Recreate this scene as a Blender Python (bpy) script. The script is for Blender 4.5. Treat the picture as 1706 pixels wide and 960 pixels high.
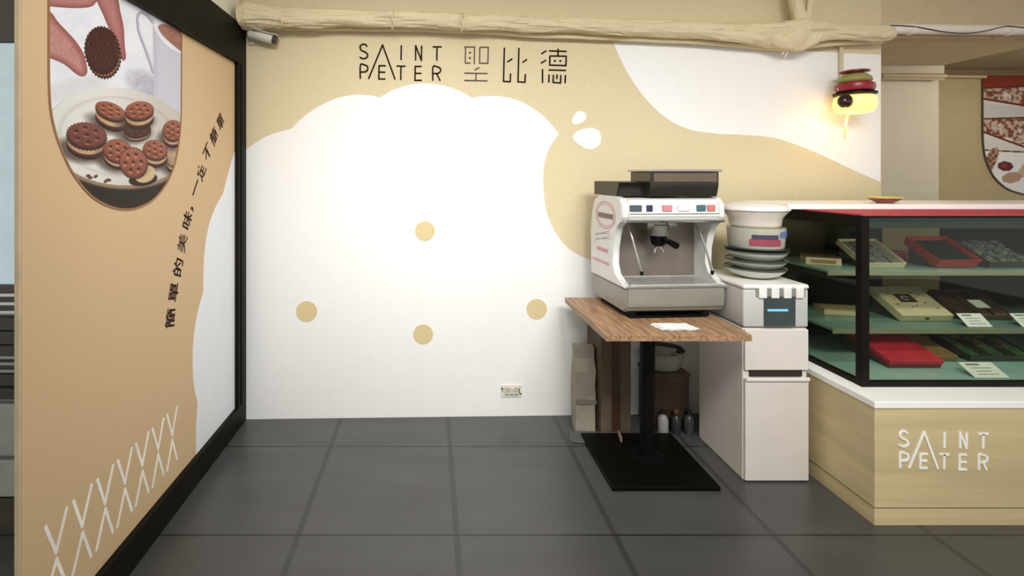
import bpy, bmesh, math, random
import numpy as np
from mathutils import Vector, Matrix, noise
from mathutils.geometry import tessellate_polygon
random.seed(7)
for o in list(bpy.data.objects): bpy.data.objects.remove(o)
sc = bpy.context.scene
C = sc.collection

# ---------------- camera (shift lens, level) ----------------
F, VX, VY, H = 820.0, 716.0, 292.0, 1.45
cam_d = bpy.data.cameras.new('camera'); cam = bpy.data.objects.new('camera', cam_d); C.objects.link(cam)
cam.location = (0, 0, H); cam.rotation_euler = (math.pi/2, 0, 0)
cam_d.sensor_width = 36; cam_d.lens = 36*F/1706
cam_d.shift_x = (853-VX)/1706; cam_d.shift_y = -(480-VY)/1706
cam_d.clip_start = .05
sc.camera = cam
# ---------------- world, lights, exposure ----------------
sc.view_settings.view_transform = 'Standard'; sc.view_settings.look = 'None'
sc.view_settings.gamma = 1; sc.view_settings.use_curve_mapping = False
sc.view_settings.exposure = 0.0
w = bpy.data.worlds.new('world'); sc.world = w; w.use_nodes = True
w.node_tree.nodes['Background'].inputs[0].default_value = (1, .985, .96, 1)
w.node_tree.nodes['Background'].inputs[1].default_value = .86
def area(name, loc, target, size, power, col=(1,.97,.92), sy=None, spread=180):
    l = bpy.data.lights.new(name, 'AREA'); l.energy = power; l.color = col
    l.shape = 'RECTANGLE'; l.size = size; l.size_y = sy or size; l.spread = math.radians(spread)
    o = bpy.data.objects.new(name, l); C.objects.link(o); o.location = loc
    o.rotation_euler = (Vector(target)-Vector(loc)).to_track_quat('-Z', 'Y').to_euler()
    return o
area('ceiling_light_wall', (-.1, .6, 2.7), (-.2, 2.95, 1.0), .9, 13, (1,.99,.98), .4, 85)
area('ceiling_light_room', (1.3, .2, 2.7), (1.8, 2.6, .8), 1.4, 26, (1,.98,.95), .5, 95)
area('ceiling_light_left', (.7, 1.3, 2.7), (-1.1, 1.7, .55), .8, 9, (1,.98,.95), .4, 120)
area('case_fill_light', (3.0, 2.27, 1.205), (3.0, 2.6, .6), 2.2, 3.2, (.97,1,.94), .03)  # fill light added inside the case to brighten its contents
area('alcove_fill_light', (4.6, 3.2, 2.3), (4.2, 4.2, 1.4), .4, 7.0, (1,.95,.85), .4)  # unseen fill added to brighten the alcove

# ---------------- helpers ----------------
def s2l(c):
    c = c/255.0
    return c/12.92 if c <= .04045 else ((c+.055)/1.055)**2.4
def lin(rgb): return tuple(s2l(v) for v in rgb)+(1,)
MATS = {}
def M(name, rgb, rough=.5, metal=0, var=.04, scale=12, bump=0, bscale=None, stretch=None, emit=0, ecol=None, coat=0, spec=None):
    if name in MATS: return MATS[name]
    m = bpy.data.materials.new(name); m.use_nodes = True; nt = m.node_tree; n = nt.nodes; L = nt.links
    b = n['Principled BSDF']
    tc = n.new('ShaderNodeTexCoord'); mp = n.new('ShaderNodeMapping'); L.new(tc.outputs['Object'], mp.inputs[0])
    if stretch: mp.inputs['Scale'].default_value = stretch
    nz = n.new('ShaderNodeTexNoise'); nz.inputs['Scale'].default_value = scale; nz.inputs['Detail'].default_value = 6
    L.new(mp.outputs[0], nz.inputs[0])
    r = n.new('ShaderNodeValToRGB'); c = lin(rgb)
    r.color_ramp.elements[0].position = .3; r.color_ramp.elements[1].position = .7
    r.color_ramp.elements[0].color = tuple(max(0, v*(1-var*2)) for v in c[:3])+(1,)
    r.color_ramp.elements[1].color = tuple(min(1, v*(1+var*2)) for v in c[:3])+(1,)
    L.new(nz.outputs[0], r.inputs[0]); L.new(r.outputs[0], b.inputs['Base Color'])
    b.inputs['Roughness'].default_value = rough; b.inputs['Metallic'].default_value = metal
    if spec is not None: b.inputs['Specular IOR Level'].default_value = spec
    if coat: b.inputs['Coat Weight'].default_value = coat
    if bump:
        n2 = n.new('ShaderNodeTexNoise'); n2.inputs['Scale'].default_value = bscale or scale*4; n2.inputs['Detail'].default_value = 4
        L.new(mp.outputs[0], n2.inputs[0]); bp = n.new('ShaderNodeBump'); bp.inputs['Strength'].default_value = bump
        bp.inputs['Distance'].default_value = .01
        L.new(n2.outputs[0], bp.inputs['Height']); L.new(bp.outputs[0], b.inputs['Normal'])
    if emit:
        b.inputs['Emission Color'].default_value = lin(ecol or rgb); b.inputs['Emission Strength'].default_value = emit
    MATS[name] = m; return m
def glass_mat(name, tint, refl=1.0, rough=.02):
    m = bpy.data.materials.new(name); m.use_nodes = True; nt = m.node_tree; n = nt.nodes; L = nt.links
    n.remove(n['Principled BSDF']); out = n['Material Output']
    t = n.new('ShaderNodeBsdfTransparent'); t.inputs[0].default_value = tint+(1,)
    g = n.new('ShaderNodeBsdfGlossy'); g.inputs['Roughness'].default_value = rough
    fr = n.new('ShaderNodeLayerWeight'); pw = n.new('ShaderNodeMath'); pw.operation = 'POWER'; pw.inputs[1].default_value = 5
    L.new(fr.outputs['Facing'], pw.inputs[0])
    mu = n.new('ShaderNodeMath'); mu.operation = 'MULTIPLY_ADD'; mu.inputs[1].default_value = .9*refl; mu.inputs[2].default_value = .035*refl; L.new(pw.outputs[0], mu.inputs[0])
    mx = n.new('ShaderNodeMixShader'); L.new(mu.outputs[0], mx.inputs[0]); L.new(t.outputs[0], mx.inputs[1]); L.new(g.outputs[0], mx.inputs[2])
    L.new(mx.outputs[0], out.inputs[0]); return m
def vc_mat(name, rough=.4):
    m = bpy.data.materials.new(name); m.use_nodes = True; nt = m.node_tree
    a = nt.nodes.new('ShaderNodeAttribute'); a.attribute_name = 'Col'
    b = nt.nodes['Principled BSDF']; b.inputs['Specular IOR Level'].default_value = .12; nt.links.new(a.outputs['Color'], b.inputs['Base Color']); b.inputs['Roughness'].default_value = rough
    return m

def link(name, me, mat, parent=None, label=None, kind=None):
    o = bpy.data.objects.new(name, me); C.objects.link(o)
    if mat is not None:
        for mm in (mat if isinstance(mat, (list, tuple)) else [mat]): me.materials.append(mm)
    if parent: o.parent = parent
    if label: o['label'] = label
    if kind: o['kind'] = kind
    return o
def obj(name, bm, mat, parent=None, label=None, kind=None, smooth=False, recalc=True):
    if recalc: bmesh.ops.recalc_face_normals(bm, faces=bm.faces)
    me = bpy.data.meshes.new(name); bm.to_mesh(me); bm.free()
    if smooth:
        for p in me.polygons: p.use_smooth = True
        try: me.set_sharp_from_angle(angle=math.radians(35))
        except Exception: pass
    return link(name, me, mat, parent, label, kind)
def tag(o, label, cat, group=None):
    o['label'] = label; o['category'] = cat
    if group: o['group'] = group
    return o
def thing(name, label, cat, loc=(0,0,0), rz=0, group=None, rx=0):
    o = bpy.data.objects.new(name, None); C.objects.link(o); o.empty_display_size = .05
    o.location = loc; o.rotation_euler = (rx, 0, rz); return tag(o, label, cat, group)
def box(bm, x0, x1, y0, y1, z0, z1, bev=0, seg=2, mat=None):
    m = Matrix.Translation(((x0+x1)/2, (y0+y1)/2, (z0+z1)/2)) @ Matrix.Diagonal((abs(x1-x0), abs(y1-y0), abs(z1-z0), 1))
    r = bmesh.ops.create_cube(bm, size=1, matrix=m)
    if mat: bmesh.ops.transform(bm, matrix=mat, verts=r['verts'])
    if bev:
        es = list({e for v in r['verts'] for e in v.link_edges})
        bmesh.ops.bevel(bm, geom=es, offset=bev, segments=seg, affect='EDGES', profile=.5)
    return bm
def B(*a, **k): return box(bmesh.new(), *a, **k)
def lathe(bm, prof, c=(0,0,0), seg=32, axis='Z', mat=None):
    rings = []
    for r, z in prof:
        ring = []
        for i in range(seg):
            a = 2*math.pi*i/seg
            p = Vector((r*math.cos(a), r*math.sin(a), z))
            if axis == 'Y': p = Vector((p.x, p.z, p.y))
            if axis == 'X': p = Vector((p.z, p.x, p.y))
            p = p+Vector(c)
            if mat: p = mat @ p
            ring.append(bm.verts.new(p))
        rings.append(ring)
    for a, b in zip(rings, rings[1:]):
        for i in range(seg): bm.faces.new((a[i], a[(i+1)%seg], b[(i+1)%seg], b[i]))
    if prof[0][0] > 1e-5: bm.faces.new(rings[0][::-1])
    if prof[-1][0] > 1e-5: bm.faces.new(rings[-1])
    bmesh.ops.remove_doubles(bm, verts=bm.verts, dist=1e-6)
    return bm
def tube(bm, pts, rads, seg=10, wob=None, closed_ends=True):
    pts = [Vector(p) for p in pts]
    if not isinstance(rads, (list, tuple)): rads = [rads]*len(pts)
    prev = None; rings = []
    for i, p in enumerate(pts):
        d = (pts[min(i+1, len(pts)-1)]-pts[max(i-1, 0)]).normalized()
        up = Vector((0,0,1)) if abs(d.z) < .8 else Vector((0,1,0))
        s = d.cross(up).normalized(); u = s.cross(d).normalized()
        if prev and prev.dot(s) < 0: s, u = -s, -u
        prev = s; ring = []
        for k in range(seg):
            a = 2*math.pi*k/seg
            q = s*math.cos(a)+u*math.sin(a); r = rads[i]
            if wob: r *= wob(p, a, i)
            ring.append(bm.verts.new(p+q*r))
        rings.append(ring)
    for a, b in zip(rings, rings[1:]):
        for k in range(seg): bm.faces.new((a[k], a[(k+1)%seg], b[(k+1)%seg], b[k]))
    if closed_ends: bm.faces.new(rings[0][::-1]); bm.faces.new(rings[-1])
    return bm
def catmull(pts, n=8, closed=False):
    P_ = [Vector(p) for p in pts]; out = []
    m = len(P_)
    for i in range(m if closed else m-1):
        if closed: a, b, c, d = P_[(i-1)%m], P_[i], P_[(i+1)%m], P_[(i+2)%m]
        else: a, b, c, d = P_[max(i-1,0)], P_[i], P_[i+1], P_[min(i+2,m-1)]
        for k in range(n):
            t = k/n
            out.append(.5*((2*b)+(-a+c)*t+(2*a-5*b+4*c-d)*t*t+(-a+3*b-3*c+d)*t**3))
    if not closed: out.append(P_[-1])
    return out
# a point of the photograph taken to a known depth / plane of the room
def at(x, y, Y): return Vector(((x-VX)/F*Y, Y, H-(y-VY)/F*Y))
WA, WB = 2.9494, .0256
def wy(X): return WA+WB*X
def on_wall(x, y, off=0):
    u = (x-VX)/F; Y = WA/(1-WB*u); X = u*Y
    return Vector((X, Y-off, H-(y-VY)/F*Y))
PX = -1.108
def on_panel(x, y, off=0):
    Y = F*(-PX)/(VX-x); return Vector((PX+off, Y, H-(y-VY)/F*Y))
def fill(pts3, thick, normal):
    bm = bmesh.new(); n = Vector(normal)*thick
    a = [bm.verts.new(p) for p in pts3]; b = [bm.verts.new(p+n) for p in pts3]
    for i in range(len(a)):
        j = (i+1) % len(a); bm.faces.new((a[i], a[j], b[j], b[i]))
    for t3 in tessellate_polygon([[Vector(p) for p in pts3]]):
        if len(set(t3)) == 3: bm.faces.new([b[i] for i in t3])
    return bm
def ribbon(bm, pts3, wid, normal, thick):
    n = Vector(normal)
    for i, (a, b) in enumerate(zip(pts3, pts3[1:])):
        d = (b-a)
        if d.length < 1e-7: continue
        d.normalize(); s = d.cross(n).normalized()*wid/2
        a2 = a-d*wid*.35 if i else a; b2 = b+d*wid*.35 if i < len(pts3)-2 else b
        lo = [bm.verts.new(q) for q in (a2-s, a2+s, b2+s, b2-s)]
        hi = [bm.verts.new(q+n*(thick+i*1e-5)) for q in (a2-s, a2+s, b2+s, b2-s)]
        bm.faces.new(hi); bm.faces.new(lo[::-1])
        for k in range(4): bm.faces.new((lo[k], lo[(k+1)%4], hi[(k+1)%4], hi[k]))
    return bm

# ---------------- materials ----------------
beige = M('beige_paint', (217,203,166), .75, var=.012, scale=60, bump=.03, bscale=200)
whitep = M('white_vinyl', (243,243,241), .6, var=.006, scale=40, bump=.02, bscale=200)
cream = M('cream_paint', (238,233,215), .8, var=.01)
tan = M('tan_print', (214,185,146), .6, var=.02, scale=150, spec=.15)
black = M('black_metal', (20,17,11), .5, var=.12, scale=8, spec=.12)
blackm = M('black_matte', (10,9,8), .5, var=.1, spec=.15)
dark = M('dark_brown_ink', (34,16,10), .7, spec=.1)
mauve = M('faded_brown_ink', (100,74,68), .7, spec=.1)
steel = M('brushed_steel', (196,196,192), .25, metal=.9, var=.04, scale=30, stretch=(1,1,30))
silver = M('silver_plastic', (196,196,192), .35, var=.03, metal=.25)
whiteg = M('white_gloss', (226,224,220), .3, var=.01, coat=.2)
oak = M('light_oak', (203,186,142), .5, var=.06, scale=3.2, stretch=(.35,1.2,6), bump=.02)
walnut = M('walnut_grain', (156,122,92), .4, var=.24, scale=5, stretch=(14,1.1,14), bump=.12, bscale=9)
corian = M('white_worktop', (250,249,244), .35, var=.004)
fabric = M('wrapped_cloth', (220,206,170), .85, var=.02, scale=9, bump=.18, bscale=9)
red = M('red_cloth', (176,52,66), .7, var=.08, scale=60)
olive = M('olive_paint', (178,160,118), .8, var=.02)
colm = M('greige_paint', (216,204,180), .8, var=.01)
teal = M('pale_glass_shelf', (168,206,202), .2, var=.03)
glass = glass_mat('case_glass', (.82,.85,.79), .7)
glass_rear = glass_mat('rear_glass', (.6,.58,.48), .5)
shelf_glass = glass_mat('shelf_glass', (.72,.82,.76), 1.2, .08)
darkpanel = M('dark_panel', (36,36,26), .8, var=.1, spec=.05)
cardcream = M('cream_card', (206,190,156), .7, var=.04)
paper = M('white_paper', (238,238,234), .7, var=.01)

# floor with tile joints
def floor_mat():
    m = bpy.data.materials.new('dark_floor_tile'); m.use_nodes = True; nt = m.node_tree; n = nt.nodes; L = nt.links
    b = n['Principled BSDF']; geo = n.new('ShaderNodeNewGeometry'); sp = n.new('ShaderNodeSeparateXYZ'); L.new(geo.outputs['Position'], sp.inputs[0])
    def joint(sock, off, step, width):
        a = n.new('ShaderNodeMath'); a.operation = 'SUBTRACT'; L.new(sock, a.inputs[0]); a.inputs[1].default_value = off
        d = n.new('ShaderNodeMath'); d.operation = 'PINGPONG'; L.new(a.outputs[0], d.inputs[0]); d.inputs[1].default_value = step/2
        mr = n.new('ShaderNodeMapRange'); L.new(d.outputs[0], mr.inputs[0])
        mr.inputs[1].default_value = width*.5; mr.inputs[2].default_value = width*.8; mr.inputs[3].default_value = 1; mr.inputs[4].default_value = 0
        return mr.outputs[0]
    jx = joint(sp.outputs[0], .108, .638, .019); jy = joint(sp.outputs[1], 2.63, .648, .0075)
    nz = n.new('ShaderNodeTexNoise'); nz.inputs['Scale'].default_value = 2.2; nz.inputs['Detail'].default_value = 7
    mp = n.new('ShaderNodeMapping'); mp.inputs['Scale'].default_value = (1, 3, 1); L.new(geo.outputs['Position'], mp.inputs[0]); L.new(mp.outputs[0], nz.inputs[0])
    r = n.new('ShaderNodeValToRGB'); r.color_ramp.elements[0].position = .3; r.color_ramp.elements[1].position = .72
    r.color_ramp.elements[0].color = lin((68,68,68)); r.color_ramp.elements[1].color = lin((78,78,77)); L.new(nz.outputs[0], r.inputs[0])
    m1 = n.new('ShaderNodeMix'); m1.data_type = 'RGBA'; m1.inputs[7].default_value = lin((56,56,56))
    L.new(jx, m1.inputs[0]); L.new(r.outputs[0], m1.inputs[6])
    m2 = n.new('ShaderNodeMix'); m2.data_type = 'RGBA'; m2.inputs[7].default_value = lin((34,34,34))
    L.new(jy, m2.inputs[0]); L.new(m1.outputs[2], m2.inputs[6]); L.new(m2.outputs[2], b.inputs['Base Color'])
    b.inputs['Roughness'].default_value = .34; b.inputs['Specular IOR Level'].default_value = .55
    return m

# ---------------- structure ----------------
obj('floor', B(-4, 7, -2.5, 5, -.1, 0), floor_mat(), kind='structure')
obj('ceiling', B(-4, 7, -2.5, 5, 2.85, 2.95), cream, kind='structure')
bm = bmesh.new(); XR = on_wall(1468, 200).x
vs = []
for X in (-1.25, XR):
    for dy in (0, .12):
        for z in (0, 2.85): vs.append((X, wy(X)+dy, z))
v = [bm.verts.new(p) for p in vs]
for f in ((0,1,3,2),(4,6,7,5),(0,4,5,1),(2,3,7,6),(0,2,6,4),(1,5,7,3)): bm.faces.new([v[i] for i in f])
wall = obj('wall_back', bm, beige, kind='structure')
wall['label'] = 'beige painted back wall with white scalloped mural'
YF = wy(XR)
obj('wall_left', B(-1.26, PX-.0135, 1.62, 2.90, 0, 2.85), cream, kind='structure')
beamp = M('beam_paint', (206,188,154), .8, var=.02)  # darker tone of the two-tone wall paint
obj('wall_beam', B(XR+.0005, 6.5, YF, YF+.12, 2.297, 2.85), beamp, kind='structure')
obj('ceiling_soffit', B(XR+.0005, 3.95, YF+.12, 3.82, 2.297, 2.40), M('soffit_paint', (218,198,162), .8, var=.02), kind='structure')
obj('wall_column', B(1.9, 3.95, 3.82, 4.5, 0, 2.297), colm, kind='structure')
obj('wall_right', B(3.95, 6.8, 4.3, 4.42, 0, 2.85), olive, kind='structure')
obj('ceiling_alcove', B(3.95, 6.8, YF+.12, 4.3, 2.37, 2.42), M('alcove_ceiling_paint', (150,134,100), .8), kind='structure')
obj('trim_1', B(XR+.001, 3.97, 3.795, 3.82, 2.235, 2.297, bev=.004), colm, kind='structure')
obj('trim_2', B(3.97, 6.5, 4.27, 4.30, 2.315, 2.37, bev=.004), M('dark_trim', (120,98,66), .7), kind='structure')

# mural on the wall
WN = (-WB, -1, 0)
def wall_shape(name, pts, mat, label, th=.0012):
    return obj(name, fill([on_wall(x, y) for x, y in pts], th, WN), mat, wall, label)
def smooth_runs(runs, n=7):
    out = []
    for r in runs:
        c = catmull([(x, y, 0) for x, y in r], n)
        out += [(p.x, p.y) for p in c[:-1]]
    out.append(runs[-1][-1]); return out
cloud = smooth_runs([
 [(406.5,252),(435,232),(460,221.5),(485.5,214.5)],
 [(485.5,214.5),(505.5,195),(533.7,176),(562,163.5),(593.5,158),(618,159.5),(633,162.5)],
 [(633,162.5),(653,151),(681,141.8),(706,139),(734,141.8),(762,150),(786,163)],
 [(786,163),(808,160.4),(836,161),(868,169.5),(899.5,189),(920.6,210),(931,223.5)],
 [(931,223.5),(917,243),(908,267),(905,300),(909,345),(922,382),(945,412),(975,430),(1020,443),(1100,452),(1250,462),(1467,470)]])
def floor_px(x):
    u = (x-VX)/F; Y = WA/(1-WB*u); return VY+H*F/Y
cloud += [(1467, floor_px(1467)-.3), (406.5, floor_px(406.5)-.3)]
wall_shape('white_cloud_shape', cloud, whitep, 'large white scalloped cloud shape')
sweep = smooth_runs([[(1021,69.6),(1045,121),(1078.5,168),(1114,199.5),(1149.4,216),(1193.7,223),(1238,225),(1286.8,229.5),(1331,243),(1375.4,261.5),(1419.7,283),(1466.5,303.5)]])
sweep += [(1467.3,91.2),(1404,88.5),(1304.5,83),(1198,76.7)]
wall_shape('white_swoosh_shape', sweep, whitep, 'white curved swoosh at the upper right')
def zp(l, s, bx, by): return [(x/s+bx, y/s+by) for x, y in l]
for nm, l in (('small', [(500,285),(512,240),(545,190),(595,172),(640,190),(662,235),(650,275),(600,308),(545,323),(510,312)]),
              ('big', [(512,465),(535,425),(600,385),(700,365),(760,372),(810,405),(832,470),(825,530),(790,580),(720,608),(640,590),(560,540),(520,495)])):
    q = catmull([(x, y, 0) for x, y in zp(l, 6.857, 880, 160)], 4, closed=True)
    wall_shape('white_drop_shape', [(p.x, p.y) for p in q], whitep, nm+' white drop beside the cloud')
dotm = M('gold_beige_vinyl', (216,198,150), .6, var=.06, scale=300)
for x, y, r, lab in ((708,385,16.5,'round beige dot on white wall, topmost of the four'),
                     (511,519,17.5,'round beige dot on white wall, nearest the advertising panel'),
                     (894,515,17,'round beige dot on white wall, nearest the wooden table'),
                     (705,557,16.5,'round beige dot on white wall, lowest of the four')):
    pts = [on_wall(x+r*math.cos(a*math.pi/24), y+r*math.sin(a*math.pi/24), .0014) for a in range(48)]
    tag(obj('wall_dot', fill(pts, .002, WN), dotm), lab, 'wall dot', 'beige dots on the white wall')

# shop lettering drawn stroke by stroke
LAT = [[(143,124),(128,109),(108,108),(92,122),(92,140),(104,155),(130,167),(145,183),(143,203),(125,214),(104,213),(88,203)],
 [(153,367),(258,112),(352,372)], [(398,115),(396,225)], [(505,228),(505,118),(548,228),(550,118)], [(632,127),(700,127)], [(665,127),(663,230)],
 [(92,366),(93,263),(125,262),(143,272),(148,288),(141,306),(125,314),(93,315)], [(283,268),(232,268),(230,367),(280,367)], [(232,316),(278,316)],
 [(362,270),(430,272)], [(396,270),(394,374)], [(551,273),(502,273),(500,377),(551,377)], [(502,325),(549,325)],
 [(634,380),(635,277),(668,277),(686,285),(692,300),(686,316),(670,325),(636,326)], [(662,326),(688,381)]]
LETTERS = {'S':LAT[0:1],'A':LAT[1:2],'I':LAT[2:3],'N':LAT[3:4],'T':LAT[4:6],'P':LAT[6:7],'E':LAT[7:9],'T2':LAT[9:11],'E2':LAT[11:13],'R':LAT[13:15]}
ZH1 = [[(868,128),(950,128)],[(878,128),(876,248),(915,248)],[(945,128),(943,256)],[(905,170),(919,170)],[(903,210),(917,210)],
 [(985,130),(1048,130),(1045,250),(983,248),(985,130)],[(945,300),(982,280)],[(868,323),(1042,326)],[(956,325),(955,380)],[(868,378),(1042,381)]]
ZH2 = [[(1168,132),(1162,385),(1212,387),(1214,325)],[(1190,240),(1228,216)],[(1277,135),(1270,388),(1322,391),(1325,330)],[(1302,244),(1338,220)]]
ZH3 = [[(1444,180),(1482,155)],[(1441,249),(1480,226)],[(1453,293),(1453,397)],[(1502,157),(1633,161)],[(1570,140),(1568,193)],
 [(1508,195),(1630,197),(1628,267),(1507,263),(1508,195)],[(1539,231),(1553,231)],[(1579,232),(1593,232)],[(1498,299),(1629,303)],[(1502,333),(1500,393)],
 [(1535,335),(1532,392),(1588,397),(1590,337)],[(1562,333),(1560,368)],[(1624,337),(1622,398)]]
def lw(p, w=None): return on_wall(p[0]/4.489+580, p[1]/4.489+50, .0014)
c0 = on_wall(770, 105)
sign = thing('wall_lettering', 'dark brown shop name in Latin and Chinese letters on beige wall', 'lettering', c0)
def sub(parent, bm): bmesh.ops.translate(bm, verts=bm.verts, vec=-Vector(parent.location)); return bm
def glyphs(parent, table, mp, wid, nrm, th, mat, name='letter', dotw=None):
    for k, strokes in table:
        bm = bmesh.new()
        for s in strokes:
            if len(s) > 6: s = [(p.x, p.y) for p in catmull([(x, y, 0) for x, y in s], 4)]
            ww = wid
            if len(s) == 2 and dotw and abs(s[0][0]-s[1][0]) == 14: ww = dotw
            ribbon(bm, [mp(p) for p in s], ww, nrm, th)
        obj(name, sub(parent, bm), mat, parent)
glyphs(sign, LETTERS.items(), lw, .0085, WN, .003, dark)
glyphs(sign, [('聖', ZH1)], lw, .0068, WN, .003, mauve, 'chinese_character', .011)
glyphs(sign, [('比', ZH2), ('德', ZH3)], lw, .0085, WN, .003, dark, 'chinese_character', .011)

# ---------------- advertising panel on the left ----------------
panel = thing('advertising_panel', 'large tan advertising panel with cookie photo in a black frame', 'advertising panel', (PX, 2.1, 0))
PO = Vector(panel.location)
def padd(name, bm, mat, label=None, smooth=False): return obj(name, sub(panel, bm), mat, panel, label, smooth=smooth)
padd('printed_sheet', B(PX-.012, PX, 1.336, 2.87, 0.02, 2.32), tan)
fr = bmesh.new()
box(fr, PX-.012, PX+.022, 1.336, 2.9155, 2.088, 2.322, bev=.004)
box(fr, PX-.012, PX+.022, 1.336, 2.9155, .001, .126, bev=.004)
box(fr, PX-.012, PX+.022, 2.795, 2.9155, .12, 2.095, bev=.004)
box(fr, PX-.010, PX+.028, 2.83, 2.85, .126, 2.088, bev=.003)
box(fr, PX-.010, PX+.028, 1.336, 2.795, 2.088, 2.104, bev=.003)
padd('frame', fr, black)
ends = B(PX-.013, PX-.0005, 1.328, 1.3355, .0005, 2.60); padd('end_trim', ends, M('pale_end_trim', (206,186,150), .6), 'pale end strip')
scal = smooth_runs([[(396,240),(389,259),(380,290),(372,322)],[(372,322),(357,350),(346,385),(340,430),(338.6,486)],
 [(338.6,486),(327,532),(321.5,580),(322,635),(329.5,674)],[(329.5,674),(327,705),(326.5,735),(326.7,775)]])
scal += [(396,690)]
padd('white_scallop_shape', fill([on_panel(x, y) for x, y in scal], .001, (1,0,0)), M('cool_white_print', (238,241,246), .45, var=.006), 'white scalloped edge')
# rows of V strokes
VS = [[(48,695),(106,835),(165,590)],[(197,557),(245,695),(297,467)],[(325,443),(367,575),(412,363)],[(434,342),(473,465),(512,272)],[(531,252),(566,372),(600,188)],[(620,172),(651,286),(680,118)],[(698,98),(726,210),(752,52)],
 [(50,1090),(108,872),(160,1000)],[(187,990),(248,730),(294,860)],[(320,828),(369,603),(409,730)],[(432,703),(474,497),(511,615)],[(530,592),(567,402),(600,515)],[(620,490),(651,312),(680,422)],[(698,403),(726,236),(752,340)]]
vm = M('cream_ink', (250,246,238), .7, spec=.1)
for s in VS:
    padd('chevron_line', ribbon(bmesh.new(), [on_panel(*p) for p in zp(s, 3.2, 60, 660)], .0115, (1,0,0), .0012), vm)
# slogan
cent = [(284,530),(289,487),(296.7,445.4),(303.5,405),(311.6,367.5),(318,337),(325.3,312.6),(335.5,284.9),(345,253),(356.4,227.4),(367,202.7)]
text = '簡單的美味，一定不簡單'
cp = [on_panel(*c) for c in cent]
gm = M('slogan_ink', (46,24,16), .7, spec=.1)
for i, ch in enumerate(text):
    cu = bpy.data.curves.new('glyph', 'FONT'); cu.body = ch; cu.size = 1; cu.offset = .004 if ch == '美' else .014
    to = bpy.data.objects.new('glyph', cu); C.objects.link(to)
    dg = bpy.context.evaluated_depsgraph_get(); me0 = to.evaluated_get(dg).to_mesh()
    b = bmesh.new(); b.from_mesh(me0); bpy.data.objects.remove(to)
    bmesh.ops.translate(b, verts=b.verts, vec=(-.5, -.38, 0))
    a = cp[max(i-1, 0)]; c = cp[min(i+1, 10)]; t = (c-a).normalized()
    s = .088 if ch != '一' else .095
    up = Vector((0, -t.z, t.y))   # glyph's top points to the left of the reading direction
    base = cp[i]+Vector((.0012, 0, 0))
    for vv in b.verts: vv.co = base+t*vv.co.x*s+up*vv.co.y*s*.95
    padd('slogan_character', b, gm)

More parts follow.
